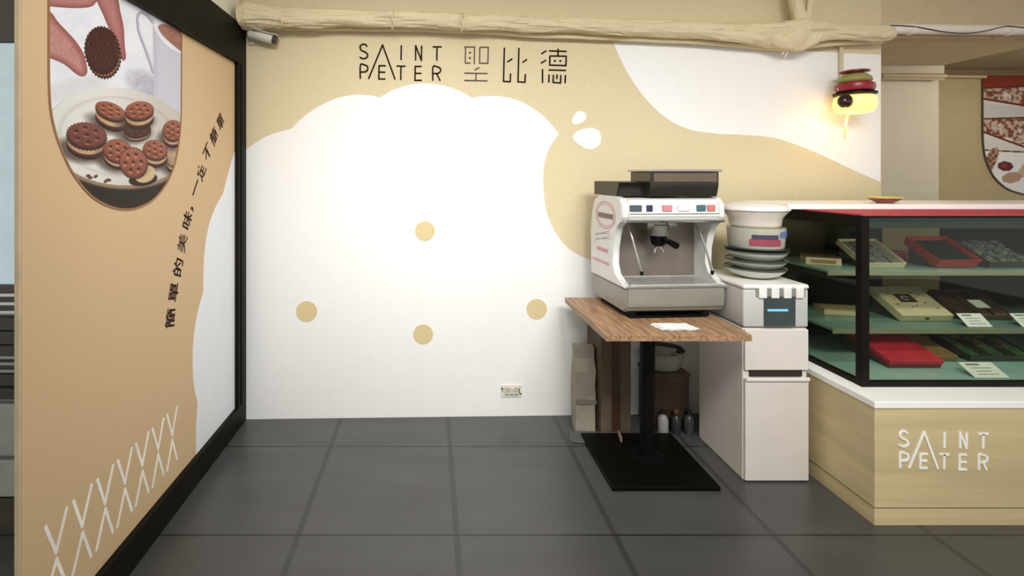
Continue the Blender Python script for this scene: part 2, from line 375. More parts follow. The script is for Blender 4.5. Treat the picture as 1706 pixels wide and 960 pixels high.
# ---- painted prints (photographs printed flat on the panels) ----
class Canvas:
    def __init__(s, x0, x1, y0, y1, step):
        s.xs = np.arange(x0, x1+step, step); s.ys = np.arange(y0, y1+step, step)
        s.X, s.Y = np.meshgrid(s.xs, s.ys); s.c = np.zeros(s.X.shape+(3,)); s.c[:] = 230; s.st = step
    def nz(s, sc_, seed=0):
        rs = np.random.RandomState(seed); out = 0; amp = 1; tot = 0
        for k in range(4):
            g = rs.rand(64, 64); u = (s.X*sc_*2**k) % 63; v = (s.Y*sc_*2**k) % 63
            i, j = u.astype(int), v.astype(int); fu, fv = u-i, v-j
            fu = fu*fu*(3-2*fu); fv = fv*fv*(3-2*fv)
            val = g[j, i]*(1-fu)*(1-fv)+g[j, i+1]*fu*(1-fv)+g[j+1, i]*(1-fu)*fv+g[j+1, i+1]*fu*fv
            out = out+val*amp; tot += amp; amp *= .5
        return out/tot
    def put(s, mask, col):
        col = np.array(col, float); m = np.clip(mask, 0, 1)[..., None]; s.c = s.c*(1-m)+col*m
    def ell(s, cx, cy, rx, ry, rot=0, sc_=0, n=24, soft=.7):
        a = math.radians(rot); dx, dy = s.X-cx, s.Y-cy
        u = dx*math.cos(a)+dy*math.sin(a); v = -dx*math.sin(a)+dy*math.cos(a)
        r = np.sqrt((u/rx)**2+(v/ry)**2); th = np.arctan2(v/ry, u/rx)
        R = 1+sc_*np.cos(th*n)
        return np.clip((R-r)*min(rx, ry)/soft+.5, 0, 1), u/rx, v/ry, r
    def poly(s, pts, soft=.8):
        pts = [(p.x, p.y) for p in catmull([(x, y, 0) for x, y in pts], 4, closed=True)]
        ins = np.zeros(s.X.shape, bool); dist = np.full(s.X.shape, 1e9)
        for (x1, y1), (x2, y2) in zip(pts, pts[1:]+pts[:1]):
            c = ((y1 > s.Y) != (y2 > s.Y)) & (s.X < (x2-x1)*(s.Y-y1)/((y2-y1) or 1e-9)+x1); ins ^= c
            L2 = (x2-x1)**2+(y2-y1)**2 or 1e-9; t = np.clip(((s.X-x1)*(x2-x1)+(s.Y-y1)*(y2-y1))/L2, 0, 1)
            dist = np.minimum(dist, np.hypot(s.X-x1-t*(x2-x1), s.Y-y1-t*(y2-y1)))
        sd = np.where(ins, dist, -dist); return np.clip(sd/soft+.5, 0, 1), sd
    def line(s, pts, w, soft=1.0):
        d = np.full(s.X.shape, 1e9)
        for (x1, y1), (x2, y2) in zip(pts, pts[1:]):
            L2 = (x2-x1)**2+(y2-y1)**2 or 1e-9; t = np.clip(((s.X-x1)*(x2-x1)+(s.Y-y1)*(y2-y1))/L2, 0, 1)
            d = np.minimum(d, np.hypot(s.X-x1-t*(x2-x1), s.Y-y1-t*(y2-y1)))
        return np.clip((w/2-d)/soft+.5, 0, 1)
    def mesh(s, name, keep, mp, mat, parent, label):
        ny, nx = s.X.shape
        idx = np.arange(nx*ny).reshape(ny, nx)
        inside = keep(s.X, s.Y); cells = inside[:-1, :-1] & inside[1:, :-1] & inside[:-1, 1:] & inside[1:, 1:]
        q = np.stack([idx[:-1, :-1], idx[:-1, 1:], idx[1:, 1:], idx[1:, :-1]], -1)[cells]
        used = np.unique(q); remap = -np.ones(nx*ny, int); remap[used] = np.arange(len(used)); q = remap[q]
        po = Vector(parent.location)
        co = [tuple(mp(float(a), float(b))-po) for a, b in zip(s.X.ravel()[used], s.Y.ravel()[used])]
        me = bpy.data.meshes.new(name); me.from_pydata(co, [], q.tolist())
        at_ = me.color_attributes.new('Col', 'FLOAT_COLOR', 'POINT')
        c = np.clip(s.c.reshape(-1, 3)[used]/255, 0, 1); c = np.where(c <= .04045, c/12.92, ((c+.055)/1.055)**2.4)
        at_.data.foreach_set('color', np.concatenate([c, np.ones((len(c), 1))], 1).ravel())
        return link(name, me, mat, parent, label)
def poly_in(pts):
    def f(X, Y):
        ins = np.zeros(X.shape, bool)
        for (x1, y1), (x2, y2) in zip(pts, pts[1:]+pts[:1]):
            ins ^= ((y1 > Y) != (y2 > Y)) & (X < (x2-x1)*(Y-y1)/((y2-y1) or 1e-9)+x1)
        return ins
    return f
cv = Canvas(78, 303, -2, 352, .75)
n1 = cv.nz(.03, 1); n2 = cv.nz(.25, 2)
cv.c[:] = (232,234,241); cv.put(np.clip((n1-.45)*3, 0, 1)*.35, (205,207,218))
m, *_ = cv.ell(243, 143, 34, 20, 30, soft=14); cv.put(m*.5*(.5+n2), (140,138,156))
m, *_ = cv.ell(120, 148, 60, 16, -15, soft=12); cv.put(m*.25, (175,175,170))
# mug
m, sd = cv.poly([(254.5,34),(262,52),(280,76),(310,96),(310,190),(285,178),(262,166),(257,158)]); cv.put(m, (204,203,217))
m, sd = cv.poly([(255,40),(259,60),(262,110),(262,155),(257,150)], 6); cv.put(m*.35, (170,168,186))
m = cv.line([(255,35),(260,50),(272,68),(286,80),(304,89)], 2.6); cv.put(m, (240,240,246))
m, sd = cv.poly([(263,44),(274,40),(290,47),(306,58),(306,86),(288,75),(270,58)]); cv.put(m, (158,112,98)); cv.put(m*np.clip((n2-.4)*2, 0, 1)*.5, (190,148,130))
hl = [(254,37),(248,29),(242,23.5),(235,20.5),(230,24),(228.5,33),(230,49),(234.5,63),(240,77),(248,99),(254.7,120)]
cv.put(cv.line(hl, 4.4, 1.5), (150,150,168)); cv.put(cv.line([(x+1, y) for x, y in hl], 1.4, 1.2), (215,216,228))
# plate
m, u, v_, r = cv.ell(196, 240, 123, 84, 7); cv.put(m, (58,46,38))
m, u, v_, r = cv.ell(196, 236, 124, 82, 7); cv.put(m, (150,132,112))
m, u, v_, r = cv.ell(196, 229, 124, 82, 7); cv.put(m, (150,136,118))
m, u, v_, r = cv.ell(196, 227.5, 122, 81, 7); cv.put(m, (222,221,216))
cv.put(m*np.clip((u+.2)*.7, 0, .5), (178,168,156)); 
m2 = np.clip(1-np.abs(r-.80)/.05, 0, 1)*m; cv.put(m2*.30, (165,155,145))
cv.put(np.where(cv.Y > 296, 1, 0)*np.clip((cv.Y-296-((cv.X-190)/60)**2*0)/1, 0, 1)*(1-m), (64,50,42))
cv.put((1-m)*np.clip((cv.Y-245)/8, 0, 1)*np.clip((r-1.0)*14, 0, 1), (44,35,30))
# plate lip below
lip = (1-m)*np.clip((1.09-r)*30, 0, 1)*np.clip((cv.Y-255)/12, 0, 1); cv.put(lip, (150,128,104))
lip2 = (1-m)*np.clip(1-np.abs(r-1.075)/.03, 0, 1)*np.clip((cv.Y-255)/12, 0, 1); cv.put(lip2*.8, (92,74,60))
def cookie(cx, cy, rx, ry, rot, th, col=(128,74,58), hi=(188,122,96), lo=(62,34,30), creamc=(198,168,132), shadow=True, sx=0, holes=7):
    if shadow:
        m, *_ = cv.ell(cx-rx*.25+sx, cy+th+ry*.25, rx*1.25, ry*1.0, rot, soft=9); cv.put(m*.75, (70,56,48))
    m, u, v_, r = cv.ell(cx+sx*.9, cy+th, rx, ry, rot, .025, 30); cv.put(m, (50,27,25))
    m, u, v_, r = cv.ell(cx+sx*.8, cy+th*.80, rx*.99, ry*.98, rot, .025, 30); cv.put(m, (78,44,38))
    m, u, v_, r = cv.ell(cx+sx*.6, cy+th*.62, rx*.96, ry*.95, rot); cv.put(m, creamc); cv.put(m*np.clip(-u, 0, 1)*.6, (150,116,90)); cv.put(m*n2*.25, (150,120,90))
    m, u, v_, r = cv.ell(cx+sx*.15, cy+th*.24, rx, ry, rot, .03, 30); cv.put(m, lo)
    m, u, v_, r = cv.ell(cx, cy+th*.06, rx, ry, rot, .03, 30); cv.put(m, [a*.75 for a in col])
    m, u, v_, r = cv.ell(cx, cy, rx*.94, ry*.92, rot, .015, 30, 1.6)
    cv.put(m, col); cv.put(m*np.clip(.5-v_*.45+u*.2, 0, 1)*.62*(.6+.6*n2), hi)
    hs = [(0,0)]+[(.56*math.cos(k*math.pi/3+.3), .56*math.sin(k*math.pi/3+.3)) for k in range(6)]
    a = math.radians(rot)
    for hx, hy in hs[:holes]:
        px = cx+hx*rx*math.cos(a)-hy*ry*math.sin(a); py = cy+hx*rx*math.sin(a)+hy*ry*math.cos(a)
        q, *_ = cv.ell(px, py, rx*.115, ry*.13, rot, soft=1.2); cv.put(q*.9, lo)
        q, *_ = cv.ell(px-rx*.03, py+ry*.15, rx*.12, ry*.09, rot, soft=1.4); cv.put(q*.75, [min(255, t*1.15) for t in hi])
cookie(184,184,27,13.5,22,20)
cookie(229,216,22,14,-8,6, col=(70,40,36), hi=(95,60,52))
cookie(232,183.5,24,15.5,-6,17)
cookie(290,262,14,15,0,12, col=(170,140,112), hi=(205,180,150), holes=0)
cookie(288,217,17.5,17.5,10,12)
cookie(144,224.5,34,21.5,8,20, col=(104,58,52), hi=(146,92,80))
cookie(258,249,20.5,16.5,12,14)
cookie(196,251,25,19.5,15,12)
m, *_ = cv.ell(238, 299, 24, 11, -8, .03, 30); cv.put(m, (52,28,26))
m, *_ = cv.ell(241, 290, 18, 14, -20); cv.put(m, (206,180,142)); m, *_ = cv.ell(236, 285, 14, 10, -20, soft=5); cv.put(m*.5, (165,130,98))
cookie(222,270.5,23,26,-25,3, shadow=False)
for x, y in ((146.5,293),(159,294),(181,300),(176,302),(150,296)):
    m, *_ = cv.ell(x, y, 4, 2.6, random.uniform(-40, 40)); cv.put(m, (100,62,48))
# hand
def Z(l): return [(x/5.333+70, y/5.333) for x, y in l]
skin, skd, skh = (166,108,104), (112,62,64), (212,170,164)
for pl, hv in ((Z([(-40,-40),(480,-40),(472,25),(430,60),(330,72),(200,68),(60,56),(-40,50)]), .9),
           (Z([(480,-40),(650,-40),(695,110),(724,250),(732,400),(744,505),(730,536),(705,525),(655,390),(605,280),(545,140)]), .6),
           (Z([(-40,60),(75,110),(135,190),(220,280),(300,370),(368,480),(400,615),(390,662),(350,680),(290,650),(200,575),(75,518),(-40,480)]), 1)):
    m, sd = cv.poly(pl); cv.put(m, skin); cv.put(m*np.clip(1-sd/4.5, 0, 1)*.6, skd); cv.put(m*np.clip((sd-5)/7, 0, 1)*.55*hv*(.4+.9*n2), skh)
cv.put(cv.line(Z([(245,430),(290,415),(330,470)]), 1.6, 1.6)*.6, (120,55,60))
m, *_ = cv.ell(172.5, 92, 29, 39.5, -6, .03, 34); cv.put(m, (48,27,25))
m, *_ = cv.ell(171.5, 88.5, 28.6, 39, -6, 0); cv.put(m, (150,106,86))
m, *_ = cv.ell(169.8, 84.5, 29.4, 40.5, -6, .03, 34); cv.put(m, (58,34,31))
m, u, v_, r = cv.ell(168.5, 82.5, 27, 37, -6, 0, soft=3); cv.put(m, (68,40,37)); cv.put(m*n2*.4, (88,54,48))
for x, y in Z([(420,390),(515,430),(595,390),(485,515),(585,500),(500,330)]):
    m, *_ = cv.ell(x, y, 1.6, 3, -6, soft=1); cv.put(m*.8, (30,16,15)); m, *_ = cv.ell(x-1.5, y, 1, 2.8, -6, soft=1); cv.put(m*.8, (128,88,70))
for k in range(7): cv.put(cv.line([(191+k*1.1, 68+k*7), (196+k*.6, 71+k*7)], 1.2, 1)*.6, (158,112,98))
arch = smooth_runs([[(80.5,-6),(80.5,70),(81,140),(84,185),(92,222),(104,255),(119,286),(140,315),(160,333),(185,345),(210,349),(232,345),(255,332),(275,308),(289,278),(297,240),(301,195),(301.5,140),(301.8,57)]])
arch_closed = arch+[(301.8,57),(208,-2),(80.5,-6)]
top_y = lambda X: -2+(X-208)*(61.0/98.0)
ptop = lambda X: np.asarray(VY-(2.088-H)*F/(F*(-PX)/(VX-X)))
cv.mesh('cookie_photograph', lambda X, Y: poly_in([(x, y) for x, y in arch]+[(302,-60),(80,-60)])(X, Y) & (Y > ptop(X)-2), lambda x, y: on_panel(x, y, .0008), vc_mat('cookie_print', .35), panel, 'round-bottomed photo of a hand holding a chocolate cookie over a plate')
brd = bmesh.new(); ribbon(brd, [on_panel(x, y, .0006) for x, y in arch], .0075, (1,0,0), .0016)
padd('photo_border', brd, M('brown_border_ink', (150,104,66), .5), 'thin brown outline')

# poster in the alcove
WRY = 4.3
poster = thing('arched_poster', 'arched poster of sliced nougat photographs on olive alcove wall', 'poster', at(1715, 220, WRY))
pv = Canvas(1636, 1796, 117, 326, .9); n1 = pv.nz(.05, 5); n2 = pv.nz(.22, 9); n3 = pv.nz(.12, 12)
pv.c[:] = (214,208,196)
pv.put((pv.Y < 147)*1.0, (134,52,34)); pv.put((pv.Y < 128)*.6, (112,36,26))
for y0, s in ((147, -.04), (198, -.03), (250, .05)):
    yy = y0+(pv.X-1636)*s
    if y0 < 240:
        w_ = 22+(pv.X-1636)*.42 if y0 > 190 else 18+(pv.X-1636)*.22
        band = (pv.Y > yy) & (pv.Y < yy+w_*.95); pv.put(band*1.0, (196,172,150)); pv.put(band*np.clip((n2-.42)*5, 0, 1), (118,66,48)); pv.put(band*np.clip((n3-.6)*6, 0, 1), (232,224,212))
        pv.put((np.abs(pv.Y-yy) < 1.3)*1.0, (92,52,34)); pv.put((np.abs(pv.Y-yy-w_*.95) < 1.8)*1.0, (104,44,28))
    else:
        pv.put((pv.Y > yy)*1.0, (228,226,222)); pv.put((np.abs(pv.Y-yy) < 1.2)*1.0, (92,60,40))
        m, *_ = pv.ell(1651, 268, 9, 24, 22, .06, 9); pv.put(m, (176,138,108)); pv.put(m*np.clip((n2-.45)*6, 0, 1), (104,66,48))
        m, *_ = pv.ell(1675, 277, 13, 8, 5, .05, 7); pv.put(m, (96,40,32)); m, *_ = pv.ell(1673, 276, 6, 4, 5); pv.put(m, (130,62,48))
        m, *_ = pv.ell(1686, 296, 17, 9, -10, .04, 7); pv.put(m, (176,140,116)); m, *_ = pv.ell(1712, 285, 14, 12, 0, .08, 6); pv.put(m, (196,166,130))
        m, *_ = pv.ell(1745, 292, 16, 12, 0, .08, 6); pv.put(m, (150,104,80))
midb = (pv.Y > 172+(pv.X-1636)*.1) & (pv.Y < 197-(pv.X-1636)*.03); pv.put(midb*.6, (190,184,180))
parch = smooth_runs([[(1636,117),(1636,180),(1637,240),(1643,270),(1656,296),(1678,315),(1706,324),(1716,325),(1728,324),(1754,315),(1776,296),(1789,270),(1795,240),(1796,180),(1796,117)]])
pv.mesh('printed_picture', poly_in(parch), lambda x, y: at(x, y, WRY-.006), vc_mat('nougat_print', .5), poster, None)
bm = bmesh.new(); ribbon(bm, [at(x, y, WRY-.001) for x, y in parch+[parch[0]]], .012, (0,-1,0), .008)
obj('outline', sub(poster, bm), M('poster_outline', (70,52,38), .5), poster)
obj('backing', sub(poster, fill([at(x, y, WRY-.0002) for x, y in parch], .004, (0,-1,0))), paper, poster)

# ---------------- pipes along the top of the wall ----------------
def wob_cloth(p, a, i):
    ca, sa = math.cos(a), math.sin(a)
    q = Vector((p.x*4, ca*1.2, sa*1.2)); s = Vector((p.x*6+ca, ca*2.6+p.x*2, sa*2.6)); t = Vector((p.x*19, ca*2+p.x*9, sa*3))
    r = noise.noise(q)*.26+(.30-abs(noise.noise(s))*.9)*.34+max(0, .10-abs(noise.noise(t)))*.55
    return .88+r
px = [(401,28,23),(415,27,23),(440,28,20),(470,30,18),(520,32,15),(600,31,14),(700,33,14),(800,38,14),(900,41,13),(1000,44,13),(1100,48,14),(1200,53,16),(1270,57,18),(1310,58,22),(1335,56,25),(1355,54,21),(1385,53,16),(1430,54,14),(1465,55,15),(1484,55,12)]
def dense(px, d, n):
    p3 = []
    for x, y, r in px:
        q = on_wall(x, y); Y = q.y-d; e = at(x, y, Y); p3.append((e, r*Y/F))
    c = catmull([p for p, r in p3], n); rr = []
    for (a, ra), (b, rb) in zip(p3, p3[1:]): rr += [ra+(rb-ra)*k/n for k in range(n)]
    rr.append(p3[-1][1]); return c, rr
main = thing('wrapped_pipe', 'thick pipe wrapped in crumpled beige cloth along the wall top', 'pipe', at(900, 41, 2.85))
c, rr = dense(px, .108, 26)
obj('cloth_wrap', sub(main, tube(bmesh.new(), c, rr, 40, wob_cloth)), fabric, main, smooth=True)
# gathered knot with pleats hanging under the junction
bm = bmesh.new()
for k, (x0, y0, x1, y1, r0) in enumerate(((1323,44,1331,85,19),(1303,54,1329,84,15),(1350,50,1335,84,15),(1284,60,1325,81,10),(1368,56,1338,80,10))):
    pts = [(x0+(x1-x0)*t/9, y0+(y1-y0)*t/9, r0*math.sin(math.pi*(.22+.74*t/9))) for t in range(10)]
    cc, r2 = dense(pts, .128+.004*k, 3); tube(bm, cc, r2, 18, wob_cloth)
obj('gathered_knot', sub(main, bm), fabric, main, smooth=True)
bm = bmesh.new()
for k, (xa, ya, xb, yb) in enumerate(((1316,80,1308,96),(1312,81,1303,90),(1318,82,1311,88))):
    ribbon(bm, [at(xa, ya, 2.90), at((xa+xb)/2-1, (ya+yb)/2, 2.90), at(xb, yb, 2.905)], .007, (0,-1,0), .001)
obj('torn_tie', sub(main, bm), M('clear_tie', (222,216,208), .3), main, 'pale torn tie ends')
# ties on left wrap
bm = bmesh.new()
for x in (468, 655, 770):
    yc = 31 if x < 600 else (33 if x < 700 else 37)
    bm = bmesh.new()
    for k in range(1):
        pts = []
        for a in range(13):
            t = math.pi*(.05+.9*a/12); pts.append(at(x+k*4+2*math.sin(a), yc-16*math.cos(t), 2.82-.055*math.sin(t)))
        tube(bm, pts, .005, 6)
    obj('cloth_tie', sub(main, bm), fabric, main, smooth=True)
c, rr = dense([(406,48,3.2),(500,48.5,3),(600,49.5,3),(700,50,3.4),(800,54,3.6),(900,60,3.8),(1000,63.5,3.8),(1100,68,4),(1200,73,4.5),(1300,80,5),(1330,81,6)], .05, 8)
tag(obj('thin_wrapped_pipe', tube(bmesh.new(), c, rr, 10, wob_cloth), fabric, smooth=True), 'thin beige wrapped pipe directly under the thick crumpled one', 'pipe')
c, rr = dense([(1335,80,4),(1380,73,5),(1430,70,4.5),(1470,69,4)], .06, 8)
tag(obj('thin_wrapped_pipe', tube(bmesh.new(), c, rr, 10, wob_cloth), fabric, smooth=True), 'short thin beige wrapped pipe above the wall lamp', 'pipe')
for pts, lab in (([(1317,-60,10),(1323,-10,10),(1329,20,10),(1334,46,12)], 'wider beige riser pipe dropping into the cloth knot'),
                 ([(1353,-60,5),(1350,-10,5),(1346,20,5),(1341,44,6)], 'narrow beige riser pipe beside the wider one')):
    c, rr = dense(pts, .11, 8); tag(obj('riser_pipe', tube(bmesh.new(), c, rr, 14, wob_cloth), fabric, smooth=True), lab, 'pipe', 'riser pipes above the knot')
# right hand white pipe and cable
wp = M('white_pipe_plastic', (238,232,218), .5, var=.02)
yb = YF-.045
bm = bmesh.new(); tube(bm, [at(1478, 48, yb), at(1600, 49.5, yb), at(1820, 51, yb)], 8.5*yb/F, 16)
for x in (1516, 1680): tube(bm, [at(x-3, 48.5+(x-1478)*.009, yb), at(x+3, 48.5+(x-1478)*.009, yb)], 9.6*yb/F, 16)
tag(obj('white_pipe', bm, wp, smooth=True), 'bare white horizontal pipe right of the wrapped pipe', 'pipe')
cab = [at(x, y, yb-.035) for x, y in ((1484,42),(1520,44),(1550,49),(1580,54),(1610,55.5),(1640,52),(1665,46),(1680,43.5),(1706,46),(1760,50))]
tag(obj('cable', tube(bmesh.new(), catmull(cab, 5), .0028, 6), blackm), 'thin dark cable sagging in front of the white pipe', 'cable')
bm = bmesh.new(); tube(bm, [at(1474, 62.5, yb+.02), at(1820, 63.5, yb+.02)], .006, 8)
tube(bm, [at(1655, 60, yb+.01), at(1656, 66, yb-.005), at(1660, 67, yb-.005)], .004, 6)
tag(obj('thin_conduit', bm, M('rusty_beige', (176,138,110), .7)), 'thin rust-tinted conduit running under the white pipe', 'pipe')
bm = bmesh.new(); tube(bm, [(4.02, 4.22, 2.30), (4.02, 4.0, 2.30), at(1627, 96, 3.75), at(1706, 78, 3.28)][2:], .010, 8)
tag(obj('ceiling_conduit', bm, M('tan_pipe', (190,168,124), .6)), 'tan conduit running along the alcove ceiling toward the front', 'pipe')
bm = bmesh.new(); tube(bm, [at(1470, 126, 3.77), at(1575, 127, 3.77)], .016, 10); tube(bm, [at(1470, 131, 3.775), at(1572, 132, 3.775)], .008, 8)
tag(obj('column_pipe', bm, M('greige_pipe', (204,186,150), .6), smooth=True), 'painted pipe running across the head of the greige column', 'pipe')
bm = bmesh.new(); tube(bm, [at(1566, 127, 4.26), at(1642, 128, 4.26)], .013, 10)
tag(obj('alcove_pipe', bm, MATS['tan_pipe'], smooth=True), 'short tan pipe on the olive wall ending at the poster', 'pipe')

# ---------------- wall lamp with conduit ----------------
YL = 2.86
lamp = thing('wall_lamp', 'red, olive and black lantern glowing yellow on the white swoosh', 'lamp', at(1424, 150, YL))
bm = bmesh.new(); tube(bm, [on_wall(1397, 77, .02), on_wall(1397, 150, .02)], .0115, 12)
tube(bm, [on_wall(1388, 77, .02), on_wall(1408, 77, .02)], .006, 8); tube(bm, [on_wall(1397, 148, .02), at(1397, 148, YL), at(1420, 148, YL)], .008, 8)
obj('conduit', sub(lamp, bm), M('conduit_paint', (205,196,160), .5), lamp, 'beige conduit')
k = YL/F; zc = lambda y: H-(y-VY)*k-lamp.location.z
def lz(prof): return lathe(bmesh.new(), [(r*k, zc(y)) for r, y in prof], (0,0,0), 32)
obj('cap', lz([(0,116),(14,117),(20,118.5),(20,120.5),(12,121.5),(8,125)]), M('maroon_enamel', (128,38,48), .4), lamp, 'maroon cap', smooth=True)
obj('dome', lz([(8,122),(17,125),(22,130),(23,135),(20,138)]), M('olive_enamel', (150,146,84), .4), lamp, 'olive dome', smooth=True)
obj('collar', lz([(20,137),(26,141),(27,147),(25,152),(20,154)]), M('crimson_enamel', (146,30,44), .35), lamp, 'crimson collar', smooth=True)
obj('ring', lz([(22,153),(29,155),(29,158),(22,160)]), blackm, lamp, 'black ring', smooth=True)
obj('glowing_shade', lz([(24,160),(28,164),(29,172),(28,180),(24,187),(10,190),(0,190.5)]), M('glowing_glass', (255,214,120), .4, emit=1.5, ecol=(255,204,112)), lamp, 'glowing yellow glass shade', smooth=True)
bm = bmesh.new(); lathe(bm, [(0,-.03),(.022,-.026),(.037,-.012),(.04,0),(.037,.012),(.022,.026),(0,.03)], (-29*k, -.055, zc(171)), 24, 'Y')
obj('lamp_head', bm, M('dark_brown_glass', (44,24,18), .2), lamp, 'round dark brown lamp head', smooth=True)
obj('finial', sub(lamp, tube(bmesh.new(), [at(1412, 188, YL), at(1409, 205, YL), at(1407, 232, YL)], [.009,.006,.003], 8)), M('amber_tassel', (236,196,128), .5), lamp, 'amber tassel')
pl = bpy.data.lights.new('lamp_bulb', 'POINT'); pl.energy = .9; pl.color = (1,.66,.30); pl.shadow_soft_size = .03
po = bpy.data.objects.new('lamp_bulb', pl); C.objects.link(po); po.location = at(1412, 205, 2.84)

# ---------------- security camera ----------------
cw = thing('security_camera', 'small white security camera with dark lens under pipe corner', 'security camera', on_wall(440, 66))
cb = M('camera_white', (214,208,196), .4); o0 = Vector(cw.location)
bm = B(-.085, -.055, -.02, -.001, -.035, .03, bev=.004); obj('mount_plate', bm, cb, cw)
bm = tube(bmesh.new(), [(-.07,-.02,0), (-.055,-.05,.0), (-.03,-.06,.002)], .009, 10); obj('arm', bm, cb, cw, smooth=True)
tilt = Matrix.Rotation(math.radians(14), 4, 'Y')
bm = lathe(bmesh.new(), [(.0,-.07),(.022,-.068),(.026,-.06),(.027,.07),(.024,.075),(0,.075)], (0,-.065,.0), 24, 'X', tilt)
obj('body', bm, cb, cw, smooth=True)
bm = box(bmesh.new(), -.06, .10, -.098, -.032, .024, .030, bev=.003, mat=tilt); obj('sun_shield', bm, cb, cw)
bm = lathe(bmesh.new(), [(0,0),(.021,0),(.023,.006),(.023,.028),(.016,.03),(0,.03)], (.072,-.065,-.001), 24, 'X', tilt)
obj('lens', bm, M('lens_grey', (70,64,66), .15), cw, 'dark grey lens', smooth=True)

# ---------------- wall socket ----------------
s0 = on_wall(851.5, 651)
so = thing('wall_socket', 'white double power socket low on the white wall', 'socket', s0, math.atan(WB))
obj('plate', B(-.062, .062, -.008, -.001, -.036, .036, bev=.002), M('socket_white', (226,222,208), .4), so)
bm = bmesh.new()
box(bm, -.044, .044, -.013, -.0078, -.022, .022, bev=.002); obj('insert', bm, M('socket_cream', (208,206,190), .4), so)
bm = bmesh.new()
for sx in (-.02, .022):
    for dx in (-.007, .007): box(bm, sx+dx-.0015, sx+dx+.0015, -.0136, -.0128, -.004, .008)
for sx in (-.026, -.0, .028): box(bm, sx-.009, sx+.009, -.0145, -.0125, -.0195, -.0165)
for sx in (-.026, .028): box(bm, sx-.008, sx+.008, -.0145, -.0125, .0175, .020)
obj('slots', bm, M('slot_dark', (70,62,46), .5), so, 'dark slots')
bm = bmesh.new()
box(bm, -.061, -.050, -.0095, -.0078, .012, .020); box(bm, -.054, -.050, -.0095, -.0078, -.002, .013)
obj('bracket', bm, MATS['slot_dark'], so, 'dark mounting bracket'); bm = bmesh.new()
box(bm, .050, .061, -.0095, -.0078, -.020, -.012); box(bm, .045, .050, -.0095, -.0078, -.012, .016)
obj('bracket', bm, MATS['slot_dark'], so, 'dark mounting bracket')

# ---------------- table ----------------
TZ = .742
table = thing('pedestal_table', 'square wood-topped table on a black pedestal with flat base plate', 'table', (1.08, 2.5, 0))
def T(bm): return sub(table, bm)
yf, ybk = F*(H-TZ)/266, F*(H-TZ)/203.5
xl = (1010-VX)/F*yf
obj('tabletop', T(B(xl, 1.43, yf, ybk, TZ-.030, TZ, bev=.002)), walnut, table)
bm = bmesh.new(); box(bm, xl+.12, 1.36, yf+.12, ybk-.12, TZ-.038, TZ-.0305); obj('support_plate', T(bm), blackm, table)
Yb0, Yb1 = F*(H-.02)/520, F*(H-.02)/430
bx0 = (1020-VX)/F*Yb0; bx1 = (1201-VX)/F*Yb0
obj('base_plate', T(B(bx0, bx1, Yb0, Yb1, 0.0005, .022, bev=.003)), M('black_base', (8,7,4), .5, var=.2, scale=40, spec=.12), table)
bm = bmesh.new(); lathe(bm, [(.045,.022),(.045,.026),(.036,.034),(.036,.64),(.036,TZ-.038)], (1.105,2.50,0), 28); lathe(bm, [(.085,.022),(.085,.027),(.045,.033)], (1.105,2.50,0), 28)
obj('post', T(bm), blackm, table, smooth=True)

# napkin
bm = bmesh.new()
n_ = 16
for layer in range(3):
    g = [[bm.verts.new((1.055+.16*i/n_-.02*(j/n_)+layer*.006, 2.235+.085*j/n_, TZ+.0015+layer*.0035+.0025*(noise.noise(Vector((i*.35, j*.5, layer*3)))+.5))) for j in range(n_+1)] for i in range(n_+1)]
    for i in range(n_):
        for j in range(n_): bm.faces.new((g[i][j], g[i+1][j], g[i+1][j+1], g[i][j+1]))
nap = obj('napkin', bm, paper, smooth=True)
sm = nap.modifiers.new('s', 'SOLIDIFY'); sm.thickness = .0015; sm.offset = 1
tag(nap, 'folded white paper napkin lying before the coffee machine', 'napkin')

# ---------------- espresso machine ----------------
em = thing('espresso_machine', 'silver espresso machine with printed side panels and dark bean hopper', 'coffee machine', (.965, 2.415, TZ), math.radians(3.5))
W, D = .505, .42
bm = bmesh.new()
for x in (.05, W-.05-.03):
    for y in (.05, D-.06): lathe(bm, [(.022,0.0005),(.024,.006),(.018,.028)], (x+.0, y, 0), 20)
for k in range(1): pass
FEET = [(.05,.05),(W-.08,.05),(.05,D-.06),(W-.08,D-.06)]; bm.free()
for x, y in FEET:
    obj('foot', lathe(bmesh.new(), [(.024,.0005),(.025,.006),(.02,.03)], (x, y, 0), 20), blackm, em, smooth=True)
obj('base_sheet', B(.02, W-.09, .012, D-.1, .0005, .010, bev=.003), blackm, em, 'black sheet')  # thin black sheet set between the feet
def prism_x(prof, x0, x1, bev=0):   # prof: (y, z) outline extruded along x
    bm = bmesh.new(); a = [bm.verts.new((x0, y, z)) for y, z in prof]; b = [bm.verts.new((x1, y, z)) for y, z in prof]
    for i in range(len(a)):
        j = (i+1) % len(a); bm.faces.new((a[i], a[j], b[j], b[i]))
    f = [bm.faces.new(a[::-1]), bm.faces.new(b)]
    if bev: bmesh.ops.bevel(bm, geom=[e for ff in f for e in ff.edges], offset=bev, segments=3, affect='EDGES')
    return bm
body = M('machine_silver', (152,150,140), .34, metal=.3, var=.03, scale=6)
obj('lower_body', prism_x([(.035,.026),(.012,.040),(.0,.075),(0,.150),(D,.150),(D,.05),(D-.04,.026)], .0, W, .008), body, em, smooth=True)
obj('seam', B(.01, W-.01, -.001, .01, .055, .0575), M('seam_dark', (92,86,74), .4), em, 'dark seam line')
bm = bmesh.new(); box(bm, -.003, W+.003, -.006, .235, .151, .163, bev=.003); obj('drip_tray', bm, steel, em)
bm = bmesh.new()
for i in range(24): box(bm, .035+i*.0187, .035+i*.0187+.009, .012, .215, .163, .167)
box(bm, .025, W-.025, .005, .012, .163, .168); box(bm, .025, W-.025, .214, .221, .163, .168)
